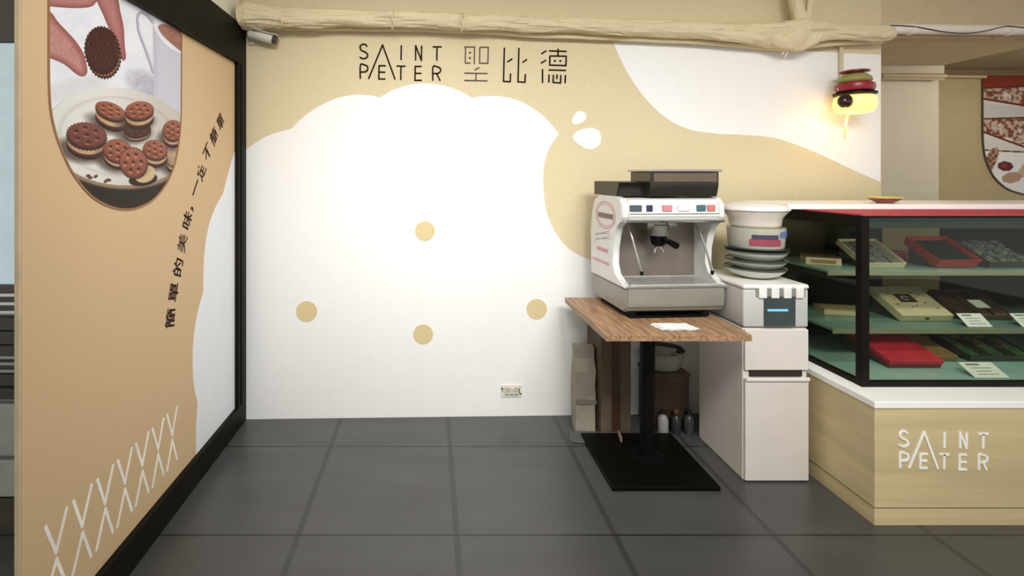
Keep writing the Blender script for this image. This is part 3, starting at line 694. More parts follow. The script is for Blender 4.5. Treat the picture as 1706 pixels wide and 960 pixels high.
obj('grate', bm, M('bright_steel', (232,234,234), .2, metal=.7), em)
obj('backsplash', B(.02, W-.02, .225, D, .163, .47), M('taupe_splash', (122,112,102), .3, metal=.4, var=.06), em, 'taupe backsplash')
side = [(D,.15),(D,.40),(D-.015,.50),(D-.05,.575),(D-.12,.60),(.10,.60),(.05,.592),(.022,.56),(.02,.50),(.04,.47),(.085,.45),(.11,.40),(.13,.33),(.135,.25),(.11,.20),(.05,.17),(.0,.163),(0,.15)]
side = side[:-1]+[(0,.151)]
shell = M('side_panel_white', (222,222,220), .3, var=.02, metal=.1)
lp = obj('side_panel', prism_x(side, -.012, .022, .005), shell, em, 'white printed side panel', smooth=True)
obj('side_panel', prism_x(side, W-.022, W+.012, .005), shell, em, smooth=True)
# printed marks on the left side panel
def ring_yz(bm, cy, cz, ry, rz_, w_, x, a0=0, a1=360):
    pts = [Vector((x, cy+ry*math.cos(math.radians(a)), cz+rz_*math.sin(math.radians(a)))) for a in range(a0, a1+1, 10)]
    ribbon(bm, pts, w_, (-1,0,0), .0008)
rm = M('pale_red_ink', (208,146,150), .4); gmk = M('grey_maroon_ink', (120,92,98), .4)
bm = bmesh.new(); ring_yz(bm, .22, .495, .125, .07, .006, -.0124); ring_yz(bm, .22, .495, .108, .058, .003, -.0124)
obj('round_badge', bm, rm, lp, 'red oval ring badge')
bm = bmesh.new(); box(bm, -.0134, -.0120, .125, .315, .478, .505)
obj('badge_bar', bm, gmk, lp, 'dark band across the badge')
bm = bmesh.new()
for k in range(4): ribbon(bm, [Vector((-.0124, .16+t*.022, .375+k*.014-t*.0025*(k%2+1))) for t in range(10)], .0028, (-1,0,0), .0006)
obj('printed_lines', bm, M('grey_ink', (140,142,144), .4), lp)
bm = bmesh.new(); box(bm, -.0134, -.0120, .19, .33, .295, .315); box(bm, -.0134, -.0120, .17, .39, .232, .245); obj('printed_mark', bm, rm, lp)
# upper housing with control strip
up = [(.012,.505),(.02,.495),(.03,.475),(.24,.47),(D-.02,.47),(D-.02,.592),(.05,.592),(.03,.585)]
uo = obj('upper_housing', prism_x(up, .022, W-.022, .003), whiteg, em, smooth=True)
obj('lower_lip', prism_x([(-.002,.482),(.006,.474),(.03,.470),(.03,.482),(.008,.488)], .0, W, .0015), steel, em, 'shiny steel lip')
ctl = [(.055,.060,(72,82,92)),(.125,.03,(46,50,78)),(.215,.05,(206,132,142)),(.30,.06,(220,222,230)),(.39,.045,(70,104,116)),(.442,.04,(204,120,112))]
for x, w_, col in ctl:
    bm = box(bmesh.new(), x-w_/2, x+w_/2, .0105, .020, .528, .560, bev=.003)
    obj('control_button', bm, M('button_%d_%d' % (col[0], col[1]), col, .35), uo)
obj('trim_strip', B(.024, W-.024, .010, .0205, .515, .5175), M('seam_dark', (92,86,74), .4), uo)
# cup rail and hopper on the top
obj('cup_rail', prism_x([(.10,.6005),(.07,.67),(.078,.675),(D-.03,.675),(D-.03,.6005)], -.005, .40, .003), M('smoked_black', (26,22,18), .25, var=.1), em, 'black cup rail', smooth=True)
hp = obj('bean_hopper', prism_x([(.04,.6005),(.03,.655),(.025,.725),(.24,.725),(.24,.6005)], .135, W-.015, .004), M('smoked_hopper', (40,36,30), .15, var=.1, coat=.3), em, 'dark smoked bean hopper', smooth=True)
obj('bean_window', B(.15, W-.03, .0215, .0285, .675, .718), M('coffee_brown', (98,82,68), .3), hp, 'brown band of beans')
obj('hopper_lid', B(.125, W-.005, .015, .25, .7255, .737, bev=.003), steel, hp, 'pale lid')
# group head, portafilter, steam wands
gx, gy = .235, .135
bm = lathe(bmesh.new(), [(.05,.395),(.052,.41),(.052,.448),(.046,.455),(.046,.478)], (gx, gy, 0), 28)
box(bm, gx-.075, gx+.085, gy-.03, .235, .425, .478, bev=.006); obj('group_head', bm, M('group_grey', (150,148,142), .25, metal=.7), em, smooth=True)
pf = obj('portafilter', lathe(bmesh.new(), [(.022,.34),(.034,.35),(.04,.375),(.04,.394)], (gx, gy, 0), 28), blackm, em, 'black portafilter', smooth=True)
bm = tube(bmesh.new(), [(gx, gy-.035, .378), (gx+.01, gy-.08, .372), (gx+.015, gy-.14, .360)], [.012,.014,.017], 14); obj('handle', bm, blackm, pf, smooth=True)
bm = tube(bmesh.new(), [(gx-.002, gy, .342), (gx-.02, gy-.002, .325), (gx-.022, gy-.002, .305)], .007, 10); tube(bm, [(gx+.002, gy, .342), (gx+.02, gy-.002, .325), (gx+.022, gy-.002, .305)], .007, 10)
obj('spout', bm, steel, pf, smooth=True)
for sx in (.065, W-.07):
    s = obj('steam_wand', tube(bmesh.new(), catmull([(sx, .15, .475), (sx, .12, .44), (sx+.01, .09, .38), (sx+.03, .07, .28), (sx+.045, .065, .215)], 5), .0055, 10), steel, em, smooth=True)
    obj('tip', lathe(bmesh.new(), [(.004,.2),(.008,.205),(.008,.222)], (sx+.045, .065, 0), 12), blackm, s)

# ---------------- white dispenser ----------------
dx0, dx1, dy0, dy1 = 1.487, 1.793, 2.327, 2.72
dz = lambda y: H-(y-VY)/F*dy0
dX = lambda x: (x-VX)/F*dy0
disp = thing('drinks_dispenser', 'tall white drinks dispenser with blue-lit dark display', 'dispenser', ((dx0+dx1)/2, (dy0+dy1)/2, 0))
def Dd(bm): return sub(disp, bm)
warm = M('warm_white_plastic', (216,209,201), .4, var=.01)
bm = B(dx0, dx1, dy0+.012, dy1, .0005, dz(548), bev=.006); obj('cabinet', Dd(bm), warm, disp)
bm = B(dx0-.001, dx1+.001, dy0+.004, dy1, dz(546), dz(483), bev=.008, seg=3); obj('upper_housing', Dd(bm), M('grey_white_plastic', (190,190,186), .35, var=.01), disp, 'pale grey upper housing', smooth=True)
bm = B(dx0-.004, dx1+.004, dy0-.002, dy1+.002, dz(483)+.0005, .933, bev=.012, seg=4); obj('top_cover', Dd(bm), whiteg, disp, smooth=True)
door = obj('door', Dd(B(dx0+.003, dx1-.003, dy0-.004, dy0+.0115, .006, dz(631), bev=.004, seg=3)), warm, disp)
obj('handle_lip', Dd(B(dx0+.004, dx1-.004, dy0-.014, dy0-.0045, dz(634), dz(628), bev=.003)), whiteg, door)
obj('upper_door', Dd(B(dx0+.003, dx1-.003, dy0-.002, dy0+.0115, dz(617), dz(549), bev=.004)), warm, disp)
obj('slot', Dd(B(dX(1250), dX(1337), dy0+.002, dy0+.0118, dz(627.5), dz(618))), M('slot_brown', (40,30,26), .5), disp, 'dark slot')
dis = obj('display', Dd(B(dX(1273), dX(1325), dy0-.003, dy0+.0035, dz(544), dz(494), bev=.002)), M('display_glass', (62,72,70), .12, var=.06), disp, 'dark grey display')
obj('light_line', Dd(B(dX(1278), dX(1312), dy0-.0038, dy0-.0031, dz(518.5), dz(515))), M('blue_light', (90,150,255), .4, emit=1.6, ecol=(84,140,235)), dis, 'glowing blue line')
for i in range(4):
    x = 1264+i*20.5
    bm = B(dX(x), dX(x+13), dy0-.006, dy0+.0035, dz(497), dz(478.5), bev=.003); obj('button', Dd(bm), M('button_light', (226,224,220), .3), disp)
obj('button_recess', Dd(B(dX(1260), dX(1342), dy0+.001, dy0+.0045, dz(495), dz(479))), M('recess_grey', (128,128,124), .4), disp, 'grey recess behind the buttons')
# things on the dispenser
SX, SY = 1.655, 2.50
def bowl_bm(r, h, z, th=.004):
    return lathe(bmesh.new(), [(0,z+.001),(r*.45,z+.001),(r*.5,z+.004),(r*.78,z+h*.35),(r*.95,z+h*.75),(r,z+h),(r-th,z+h),(r*.9,z+h*.75),(r*.72,z+h*.38),(r*.4,z+.008),(0,z+.008)], (0,0,0), 40)
z = .934
bowlw = M('bowl_white', (206,206,198), .3); rimm = M('dark_green_rim', (62,70,64), .3)
labs = ['white bowl with dark rim on the dispenser, lowest of the stack', 'white bowl with dark rim on the dispenser, middle of the stack', 'white bowl with dark rim on the dispenser, topmost of the stack']
for i in range(3):
    b = thing('stacked_bowl', labs[i], 'bowl', (SX+.004*(i-1), SY, z+i*.040), 0, 'stacked bowls on the dispenser')
    h = .058 if i == 2 else .052
    obj('bowl_body', bowl_bm(.135, h, 0), bowlw, b, smooth=True)
    obj('rim', lathe(bmesh.new(), [(.1345,h-.006),(.1375,h-.004),(.1375,h+.002),(.1335,h+.003),(.1335,h-.001)], (0,0,0), 40), rimm, b, 'dark rim', smooth=True)
z2 = z+.08+.062
tub = thing('label_tub', 'round clear tub with red and blue label on top of the bowls', 'tub', (SX, SY, z2))
obj('base_tray', lathe(bmesh.new(), [(.0,0),(.13,.0),(.142,.008),(.142,.012),(0,.012)], (0,0,0), 40), M('black_tray', (28,28,30), .3), tub, 'black round tray', smooth=True)
tb = obj('tub_body', lathe(bmesh.new(), [(0,.0125),(.118,.0125),(.122,.02),(.128,.105),(.128,.112),(0,.112)], (0,0,0), 40), M('tub_plastic', (176,174,160), .25), tub, smooth=True)
def arc_label(r, z0, z1, a0, a1):
    bm = bmesh.new(); prev = None
    for k in range(15):
        a = math.radians(a0+(a1-a0)*k/14); v1 = bm.verts.new((r*math.cos(a), r*math.sin(a), z0)); v2 = bm.verts.new(((r+.002)*math.cos(a), (r+.002)*math.sin(a), z1))
        if prev: bm.faces.new((prev[0], v1, v2, prev[1]))
        prev = (v1, v2)
    return bm
obj('red_label', arc_label(.1262, .03, .062, 225, 290), M('label_red', (150,70,88), .4), tb, 'red label patch')
obj('dark_label', arc_label(.1290, .062, .084, 230, 282), M('label_navy', (70,66,92), .4), tb, 'navy label patch')
obj('blue_label', arc_label(.1292, .070, .100, 288, 325), M('label_blue', (92,112,166), .4), tb, 'blue label patch')
z3 = z2+.1125
dish = thing('large_serving_bowl', 'large off-white bowl with lid on top of the label tub', 'bowl', (SX-.005, SY, z3))
obj('bowl_body', lathe(bmesh.new(), [(0,.0005),(.10,.0005),(.112,.012),(.118,.05),(.140,.078),(.142,.084),(0,.084)], (0,0,0), 48), M('porcelain_cream', (216,208,196), .3), dish, smooth=True)
obj('lid', lathe(bmesh.new(), [(.146,.0845),(.150,.088),(.150,.096),(.142,.108),(.10,.121),(.04,.126),(0,.127)], (0,0,0), 48), M('lid_white', (228,224,218), .3), dish, smooth=True)

# ---------------- display counter ----------------
CX0, CY0, CX1, CY1 = (1457-VX)/F*(F*H/585), F*H/585, 4.6, 2.86
LZ = H-(680-VY)/F*CY0; LT = H-(668.5-VY)/F*CY0
counter = thing('display_counter', 'light oak counter base with a white ledge and white lettering', 'counter', (CX0+1.3, 2.4, 0))
def K(bm): return sub(counter, bm)
pz = H-(846-VY)/F*CY0
obj('wood_body', K(B(CX0, CX1, CY0, CY1, pz, LZ)), oak, counter)
obj('plinth', K(B(CX0+.004, CX1, CY0+.005, CY1, .0005, pz-.007)), oak, counter)
obj('plinth_gap', K(B(CX0+.012, CX1, CY0+.012, CY1, pz-.007, pz)), M('gap_shade_colour', (92,74,48), .7), counter, 'seam above the plinth, shade put in its colour')  # recess shade put into the dark colour of this strip
obj('ledge', K(B(CX0-.004, CX1, CY0-.006, CY1, LZ, LT, bev=.003)), corian, counter, 'white ledge')
def cm(p):
    x = 1497+(p[0]-84)*(1646-1497)/(700-84); y = 718.5+(p[1]-108)*(783-718.5)/(381-108)
    return at(x, y, CY0-.0005)
glyphs(counter, LETTERS.items(), cm, .0088, (0,-1,0), .003, M('white_letter', (250,248,240), .4), 'letter')

# glass case
GX0, GY0, GX1, GY1 = 1.901, 2.165, 4.4, 2.86
GZ0, GZ1 = LT+.0005, 1.278
case = thing('glass_display_case', 'black-framed glass display case with red top standing on the oak counter', 'display case', (GX0+1.2, 2.5, GZ0))
def G(bm): return sub(case, bm)
fm = black; t = .034
bm = bmesh.new()
for x in (GX0, GX1-t):
    for y in (GY0, GY1-t): box(bm, x, x+t, y, y+t, GZ0, GZ1-.008, bev=.002)
bz = .022
for y in (GY0, GY1-t):
    box(bm, GX0+t, GX1-t, y+.002, y+t-.008, GZ0, GZ0+bz); box(bm, GX0+t, GX1-t, y+.002, y+t-.008, GZ1-.016, GZ1-.008)
for x in (GX0, GX1-t):
    box(bm, x+.002, x+t-.006, GY0+t, GY1-t, GZ0, GZ0+bz); box(bm, x+.002, x+t-.006, GY0+t, GY1-t, GZ1-.060, GZ1-.008)
obj('frame', G(bm), fm, case, 'black metal frame')
obj('edge_strip', G(B(GX0+t, GX0+t+.003, GY0+t, GY0+t+.004, GZ0+bz, GZ1-.06)), steel, case)
bm = B(GX0+t, GX1-t, GY0+.012, GY0+.018, GZ0+bz, GZ1-.016); obj('front_pane', G(bm), glass, case, 'greenish glass pane')
bm = B(GX0+.012, GX0+.018, GY0+t, GY1-t, GZ0+bz, GZ1-.060); obj('side_pane', G(bm), glass, case, 'greenish glass pane')
obj('light_box', G(B(GX0+t+.01, GX1-t-.01, GY0+.03, GY0+.09, GZ1-.065, GZ1-.017)), M('dark_green_box', (44,56,46), .3), case, 'dark green top rail box')
obj('top_cloth', G(B(GX0-.002, GX1, GY0-.004, GY1, GZ1-.0075, GZ1, bev=.001)), red, case, 'red top cover')
obj('white_top_board', G(B(GX0-.10, GX1, 2.475, GY1, GZ1+.0005, GZ1+.026, bev=.002)), corian, case, 'white board on the top')
# rear: dark doors with one glass door
rx0, rx1 = (1468-VX)/F*2.84, (1566-VX)/F*2.84
obj('rear_door', G(B(GX0+t, rx0, 2.832, 2.842, GZ0+bz, GZ1-.03)), darkpanel, case)
obj('rear_door', G(B(rx1, GX1-t, 2.832, 2.842, GZ0+bz, GZ1-.03)), darkpanel, case)
obj('rear_glass_door', G(B(rx0, rx1, 2.834, 2.839, GZ0+bz, GZ1-.03)), glass_rear, case)
obj('bottom_panel', G(B(GX0+.03, GX1-t, GY0+.03, GY1-t, GZ0+.002, GZ0+.014)), teal, case, 'pale teal bottom')
S1, S2, S0 = .983, .707, GZ0+.0145
sh = M('shelf_board', (120,150,142), .3, var=.06)
shelves = []
for z_, y_ in ((S1, 2.42), (S2, 2.39)):
    s = obj('shelf', G(B(1.953, GX1-.05, y_, 2.825, z_-.012, z_)), sh, case, 'green glass shelf')
    obj('shelf_edge', G(B(1.953, GX1-.05, y_-.006, y_-.0005, z_-.026, z_-.001, bev=.0015)), M('shelf_edge_metal', (150,154,132), .3, metal=.3), s)
for x in (2.02, 3.05, 4.2): obj('shelf_upright', G(B(x, x+.02, 2.8255, 2.8315, GZ0+.02, GZ1-.065)), blackm, case, 'black shelf upright')

def tilt_box(name, label, cat, x0, x1, yf_, z_, depth, th, deg, mat, group=None, rz=0, stand=True):
    t_ = thing(name, label, cat, ((x0+x1)/2, yf_, z_), rz, group)
    w_ = (x1-x0)/2; R = Matrix.Rotation(math.radians(deg), 4, 'X')
    return t_, w_, R
def add(t_, name, R, mat, *a, bev=.002, label=None):
    return obj(name, box(bmesh.new(), *a, bev=bev, mat=R), mat, t_, label)
def wedge(t_, w_, depth, deg):
    a = math.radians(deg); y1, z1 = depth*.9*math.cos(a), depth*.9*math.sin(a)-.002
    obj('stand', prism_x([(.01,.0006),(y1,.0006),(y1,z1-.002)], -w_*.9, w_*.9), M('stand_grey', (60,62,54), .5), t_, 'dark wedge stand')
grp = 'boxes displayed in the glass case'
# top shelf
t_, w_, R = tilt_box('gift_box', 'small cream box with brown lid at left end of top shelf', 'box', 1.965, 2.115, 2.55, S1+.0005, 0, 0, 0, None, grp, math.radians(-24))
add(t_, 'box_body', R, cardcream, -w_, w_, 0, .11, 0, .038); add(t_, 'lid', R, M('brown_lid', (96,62,48), .6), -w_-.001, w_+.001, -.001, .111, .0385, .044)
add(t_, 'printed_side', R, M('card_ink', (160,120,84), .6), -w_*.7, w_*.7, -.0012, -.0002, .01, .027, bev=0)
def open_tray(name, label, x0, x1, yf_, z_, depth, th, deg, mat, inner, cat='box', rz=0, flare=0):
    t_, w_, R = tilt_box(name, label, cat, x0, x1, yf_, z_, depth, th, deg, mat, grp, rz)
    o_ = .004
    bm = bmesh.new(); box(bm, -w_, w_, 0, depth, .001, .006, mat=R)
    for a in ((-w_, -w_+o_, 0, depth), (w_-o_, w_, 0, depth), (-w_, w_, 0, o_), (-w_, w_, depth-o_, depth)): box(bm, *a, .006, th, mat=R)
    if flare:
        for v in bm.verts:
            q = R.inverted() @ v.co
            if q.z > th*.8: v.co = R @ Vector((q.x*(1+flare), q.y+(flare*.06 if q.y > depth/2 else -flare*.06), q.z))
    obj('tray', bm, mat, t_)
    return t_, w_, R
t_, w_, R = open_tray('open_box', 'open cream box of grey sachets on the top shelf', 2.18, 2.385, 2.475, S1+.0005, .20, .030, 30, cardcream, None)
bm = bmesh.new()
for i in range(4):
    for j in range(3): box(bm, -w_+.009+i*.0465, -w_+.050+i*.0465, .01+j*.062, .066+j*.062, .007, .022+.004*((i+j)%2), bev=.005, mat=R)
obj('sachets', bm, M('grey_sachet', (104,102,96), .5, var=.2, scale=60), t_, 'grey sachets'); wedge(t_, w_, .2, 30)
t_, w_, R = open_tray('red_basket', 'red flared basket of black packets on the top shelf', 2.54, 2.745, 2.475, S1+.0035, .19, .048, 30, M('red_lacquer', (168,48,36), .4, var=.15, scale=40), None, 'basket', 0, .06)
bm = bmesh.new()
for i in range(3): box(bm, -w_+.012+i*.062, -w_+.070+i*.062, .012, .178, .007, .036, bev=.006, mat=R)
obj('black_packets', bm, M('black_foil', (30,36,30), .25, var=.3, scale=50), t_, 'shiny black packets'); wedge(t_, w_, .19, 30)
t_, w_, R = tilt_box('gift_box', 'dark red box tucked between the open box and red basket', 'box', 2.41, 2.52, 2.60, S1+.0005, 0, 0, 0, None, grp)
add(t_, 'box_body', R, M('dark_red_card', (112,28,26), .5), -w_, w_, 0, .12, 0, .05); add(t_, 'lid', R, M('dark_red_lid', (126,34,30), .5), -w_-.001, w_+.001, -.001, .121, .051, .062)
t_, w_, R = open_tray('open_box', 'dark clear-wrapped tray at right of the red basket', 2.80, 3.04, 2.475, S1+.0005, .20, .035, 28, M('dark_tray_card', (58,54,44), .3, var=.2), None)
bm = bmesh.new()
for i in range(4): 
    for j in range(3): box(bm, -w_+.01+i*.055, -w_+.058+i*.055, .01+j*.062, .066+j*.062, .007, .034+.006*((i+j)%2), bev=.008, mat=R)
obj('wrapped_sweets', bm, M('clear_wrap', (96,104,98), .12, var=.4, scale=50), t_, 'shiny wrapped sweets'); wedge(t_, w_, .2, 28)
# middle shelf
t_, w_, R = tilt_box('gift_box', 'flat cream box with dark brown emblem on the middle shelf', 'box', 2.385, 2.645, 2.50, S2+.0005, 0, 0, 0, None, grp)
R = Matrix.Rotation(math.radians(29), 4, 'X')
bo = add(t_, 'box_body', R, cardcream, -w_, w_, 0, .215, .001, .040)
obj('emblem', box(bmesh.new(), -.058, .030, .095, .155, .0402, .0412, mat=R), M('emblem_brown', (66,40,32), .5), bo, 'dark brown emblem patch')
bm = bmesh.new(); ribbon(bm, [R @ Vector((-.015+.017*math.cos(a*.5), .125+.014*math.sin(a*.5), .0413)) for a in range(11)], .003, R.to_3x3() @ Vector((0,0,1)), .0005)
obj('emblem_mark', bm, paper, bo, 'pale curl mark')
bm = bmesh.new()
for q in ((-.08,.16),(-.075,.12),(.045,.13),(.06,.09),(.0,.07),(-.03,.06),(.05,.165),(.075,.15),(-.09,.08),(.09,.05)):
    box(bm, q[0]-.005, q[0]+.005, q[1]-.003, q[1]+.003, .0402, .0408, mat=R)
box(bm, -.008, .012, -.0012, -.0002, .012, .026, mat=R)
obj('printed_specks', bm, M('emblem_brown', (66,40,32), .5), bo); wedge(t_, w_, .215, 29)
t_, w_, R = tilt_box('gift_box', 'low cream box lying at left end of the middle shelf', 'box', 2.10, 2.29, 2.60, S2+.0005, 0, 0, 0, None, grp, math.radians(-14))
add(t_, 'box_body', R, cardcream, -w_, w_, 0, .12, 0, .024); add(t_, 'lid', R, M('tan_lid', (172,152,112), .6), -w_-.001, w_+.001, -.001, .121, .0245, .032)
t_, w_, R = open_tray('open_box', 'brown tray of packets on the middle shelf behind the price card', 2.72, 2.98, 2.52, S2+.0005, .20, .03, 28, M('brown_tray', (92,68,48), .5, var=.15), None)
bm = bmesh.new()
for i in range(3): box(bm, -w_+.01+i*.082, -w_+.082+i*.082, .012, .19, .007, .026, bev=.005, mat=R)
obj('packets', bm, M('brown_packet', (74,52,40), .4, var=.3, scale=30), t_); add(t_, 'white_label', R, paper, .0, .07, .06, .12, .027, .028, bev=0); wedge(t_, w_, .2, 28)
# bottom
t_, w_, R = tilt_box('gift_box', 'large flat bright red box on the bottom of the case', 'box', 2.185, 2.435, 2.345, S0+.0005, 0, 0, 0, None, grp)
R = Matrix.Rotation(math.radians(17), 4, 'X'); rb = M('bright_red_card', (204,44,64), .45, var=.08, scale=14)
add(t_, 'box_body', R, M('deep_red_card', (138,30,44), .5), -w_, w_, 0, .30, .001, .022); add(t_, 'lid', R, rb, -w_-.003, w_+.003, -.003, .303, .0225, .042); wedge(t_, w_, .3, 17)
t_, w_, R = tilt_box('gift_box', 'narrow brown box leaning beside the bright red box', 'box', 2.50, 2.60, 2.43, S0+.0005, 0, 0, 0, None, grp)
R = Matrix.Rotation(math.radians(14), 4, 'X')
add(t_, 'box_body', R, M('kraft_card', (150,112,66), .6, var=.1), -w_, w_, 0, .24, .001, .022); add(t_, 'lid', R, M('kraft_lid', (168,128,78), .6), -w_-.001, w_+.001, -.001, .241, .0225, .03); wedge(t_, w_, .24, 14)
t_, w_, R = open_tray('open_box', 'dark tray of green and cream packets at bottom right', 2.66, 2.98, 2.43, S0+.0005, .24, .03, 16, M('dark_tray_card', (58,54,44), .3), None)
cols = [('pk_green', (72,110,70)), ('pk_cream', (186,170,132)), ('pk_dark', (60,52,40)), ('pk_olive', (124,118,76))]
for i in range(5):
    for j in range(3):
        nm_, cc_ = cols[(i*2+j*3+(i*j)%2) % 4]
        obj('packet', box(bmesh.new(), -w_+.010+i*.061, -w_+.064+i*.061, .012+j*.075, .080+j*.075, .007, .028, bev=.006, mat=R), M(nm_, cc_, .35, var=.25, scale=40), t_, nm_[3:]+' packet')
wedge(t_, w_, .24, 16)
# price cards
def card(label, x0, x1, yf_, z_, d, deg, rz=0):
    t_ = thing('price_card', label, 'price card', ((x0+x1)/2, yf_, z_), rz, 'price cards in the glass case'); w_ = (x1-x0)/2
    R = Matrix.Rotation(math.radians(deg), 4, 'X')
    c_ = obj('card', box(bmesh.new(), -w_, w_, 0, d, 0.001, .0025, mat=R), paper, t_)
    bm = bmesh.new()
    for k_, (a, b) in enumerate(((-.7,.1),(-.6,.6),(-.5,.4),(-.6,.65))):
        box(bm, w_*a, w_*b, d*(.80-k_*.2), d*(.80-k_*.2)+d*(.10 if k_ == 0 else .04), .0026, .0030, mat=R)
    obj('printed_lines', bm, M('card_grey_ink', (110,112,110), .6), c_)
    a_ = math.radians(deg); obj('prop', prism_x([(d*.5,.0003),(d*.95*math.cos(a_),.0003),(d*.95*math.cos(a_),d*.95*math.sin(a_)-.001)], -.006, .006), MATS['stand_grey'], t_)
card('small price card standing on the middle shelf beside the emblem box', 2.63, 2.75, 2.405, S2+.0005, .075, 42)
card('price card on the middle shelf at the right end of the view', 2.895, 3.01, 2.405, S2+.0005, .075, 42)
card('larger white price card on the case bottom before the packets', 2.465, 2.62, 2.225, S0+.0005, .085, 30)

# small bowl on case top
sb = thing('fruit_dish', 'small yellow and red dish on the white board above the case', 'dish', (at(1474, 343, 2.56).x, 2.56, GZ1+.0265))
obj('dish_body', lathe(bmesh.new(), [(0,0),(.03,.0),(.034,.003),(.062,.018),(.068,.028),(.063,.028),(.05,.014),(0,.008)], (0,0,0), 32), M('dish_maroon', (140,66,72), .4), sb, 'maroon dish', smooth=True)
obj('yellow_rim', lathe(bmesh.new(), [(.064,.026),(.075,.027),(.077,.032),(.06,.035),(0,.037)], (0,0,0), 32), M('dish_yellow', (214,204,96), .4), sb, 'yellow contents', smooth=True)

# ---------------- clutter under and behind the table ----------------
kraft = M('dull_cardboard', (92,78,62), .8, var=.08)
t_ = thing('cardboard_carton', 'tall dull brown cardboard carton behind the table post', 'carton', (1.035, 2.85, 0), math.radians(3))
obj('carton_body', B(-.085, .085, -.10, .10, .0005, .56), kraft, t_)
obj('top_flaps', B(-.088, .088, -.103, .103, .561, .575), M('olive_card', (84,88,66), .8), t_, 'olive folded flaps')
obj('tape', B(-.025, .025, -.1015, -.1003, .02, .55), M('tape_brown', (70,46,34), .4), t_, 'brown tape')
t_ = thing('paper_bag', 'pale grey-beige paper bag standing against the wall beside carton', 'bag', (.885, 2.84, 0), math.radians(-4))
bm = B(-.055, .055, -.055, .055, .0005, .47)
bmesh.ops.subdivide_edges(bm, edges=bm.edges, cuts=6, use_grid_fill=True)
for v in bm.verts:
    q = noise.noise(v.co*14)*.010; v.co.x += q; v.co.y += q*.8 if v.co.z > .05 else 0
    if v.co.z > .4: v.co.y *= .55
    v.co.z = max(v.co.z, .0005)
obj('bag_body', bm, M('bag_paper', (150,144,128), .8, var=.05), t_)
obj('fold_band', B(-.058, .058, -.067, -.060, .16, .18), M('bag_band', (120,112,98), .7), t_, 'darker band')
t_ = thing('storage_crate', 'dark brown storage crate on the floor behind table post', 'crate', (1.37, 2.885, 0))
bm = bmesh.new(); box(bm, -.11, .11, -.08, .08, .0005, .30, bev=.006)
for k in range(5): box(bm, -.10+k*.044, -.078+k*.044, -.083, -.078, .03, .27, bev=.002)
obj('crate_body', bm, M('crate_brown', (66,50,38), .6, var=.1), t_); obj('rim', B(-.114, .114, -.085, .085, .301, .32, bev=.003), MATS['crate_brown'], t_)
t_ = thing('plastic_basin', 'grey plastic basin sitting on the dark brown crate', 'basin', (1.37, 2.885, .3205))
bm = bmesh.new(); pr = [(0,.0005),(.09,.0005),(.095,.004),(.122,.085),(.132,.09),(.132,.095),(.118,.093),(.088,.01),(0,.008)]
lathe(bm, pr, (0,0,0), 32); bmesh.ops.scale(bm, vec=(1,.62,1), verts=bm.verts); obj('basin_body', bm, M('basin_grey', (150,148,136), .5), t_, smooth=True)
hz = catmull([(1.17, 2.73, .60), (1.22, 2.75, .52), (1.30, 2.75, .505), (1.38, 2.76, .49), (1.44, 2.80, .45), (1.452, 2.88, .418)], 8)
tag(obj('drain_hose', tube(bmesh.new(), [(1.17, 2.66, TZ-.045)]+hz, .012, 10), M('hose_black', (34,30,28), .5), smooth=True), 'black drain hose looping under the table top', 'hose')
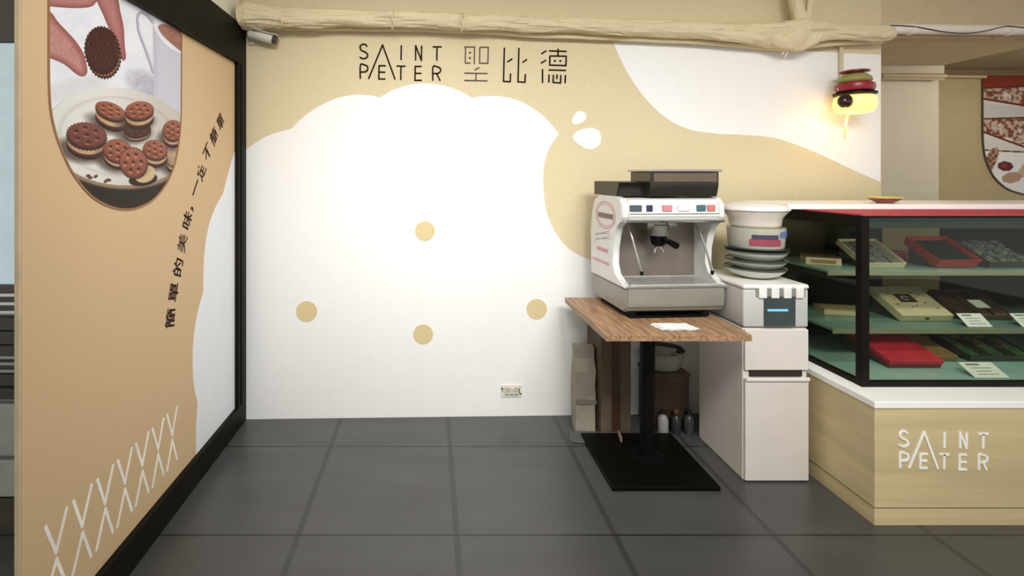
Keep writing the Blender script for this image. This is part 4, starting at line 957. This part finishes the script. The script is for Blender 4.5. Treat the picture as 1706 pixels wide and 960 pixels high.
for i, (x, y, col, lab) in enumerate(((1.31, 2.765, (150,150,146), 'small pale grey bottle on the floor behind base plate'), (1.385, 2.77, (44,46,48), 'small dark bottle between the pale bottle and dispenser'), (1.455, 2.765, (58,60,62), 'small charcoal bottle nearest the white dispenser'))):
    t_ = thing('small_bottle', lab, 'bottle', (x, y, 0), 0, 'bottles on the floor under the table')
    obj('bottle_body', lathe(bmesh.new(), [(0,.0005),(.026,.0005),(.028,.006),(.028,.08),(.02,.098),(.011,.105),(.011,.112)], (0,0,0), 24), M('bottle_%d' % i, col, .3), t_, smooth=True)
    obj('cap', lathe(bmesh.new(), [(.014,.1125),(.014,.13),(.012,.132)], (0,0,0), 20), M('cap_rust' if i == 1 else 'cap_black', (110,70,44) if i == 1 else (24,24,24), .4), t_)
t_ = thing('floor_pad', 'thin dark grey pad lying on floor at the wall under table', 'pad', (.90, 2.70, 0), math.radians(-8))
obj('pad_body', B(-.13, .13, -.055, .055, .0005, .012, bev=.004), M('pad_grey', (84,84,84), .6), t_)
obj('edge_clip', B(.13, .136, -.05, .02, .0005, .05, bev=.001), M('clip_tan', (150,138,112), .5), t_, 'tan upright edge')

# ---------------- display fridge beyond the panel (far left) ----------------
t_ = thing('display_fridge', 'pale blue-lit display fridge beyond the panel at far left', 'fridge', (-2.0, 2.25, 0))
obj('cabinet', B(-.40, .45, -.20, .35, .0005, 2.30), M('fridge_grey', (168,172,172), .4), t_)
obj('header', B(-.41, .46, -.235, -.2005, 2.0, 2.28, bev=.004), M('header_grey', (84,80,74), .5), t_, 'dark header')
obj('glass_door', B(-.39, .44, -.225, -.2005, 1.0, 1.995, bev=.004), M('pale_blue_panel', (206,226,232), .2, var=.03, emit=.25, ecol=(200,225,235)), t_, 'pale blue lit door')
obj('door_rail', B(-.40, .45, -.235, -.2005, .90, .998, bev=.003), M('rail_dark', (72,66,58), .4), t_, 'dark rail')
bm = bmesh.new()
for z_ in (.955, .92, .885, .70, .675, .645): box(bm, -.40, .45, -.245, -.2355, z_, z_+.012)
obj('bright_slats', bm, steel, t_)
bm = bmesh.new()
for i in range(6): box(bm, -.40, .45, -.232, -.2005, .53+i*.058, .575+i*.058)
obj('grille', bm, M('grille_dark', (66,62,58), .4), t_, 'dark grille')
for z0_, z1_ in ((.30,.51),(.13,.28)):
    obj('drawer', B(-.40, .45, -.232, -.2005, z0_, z1_, bev=.004), M('drawer_grey', (166,168,162), .4), t_)
obj('kick_plate', B(-.40, .45, -.225, -.2005, .0005, .12), M('kick_dark', (74,70,58), .5), t_, 'dark kick plate')
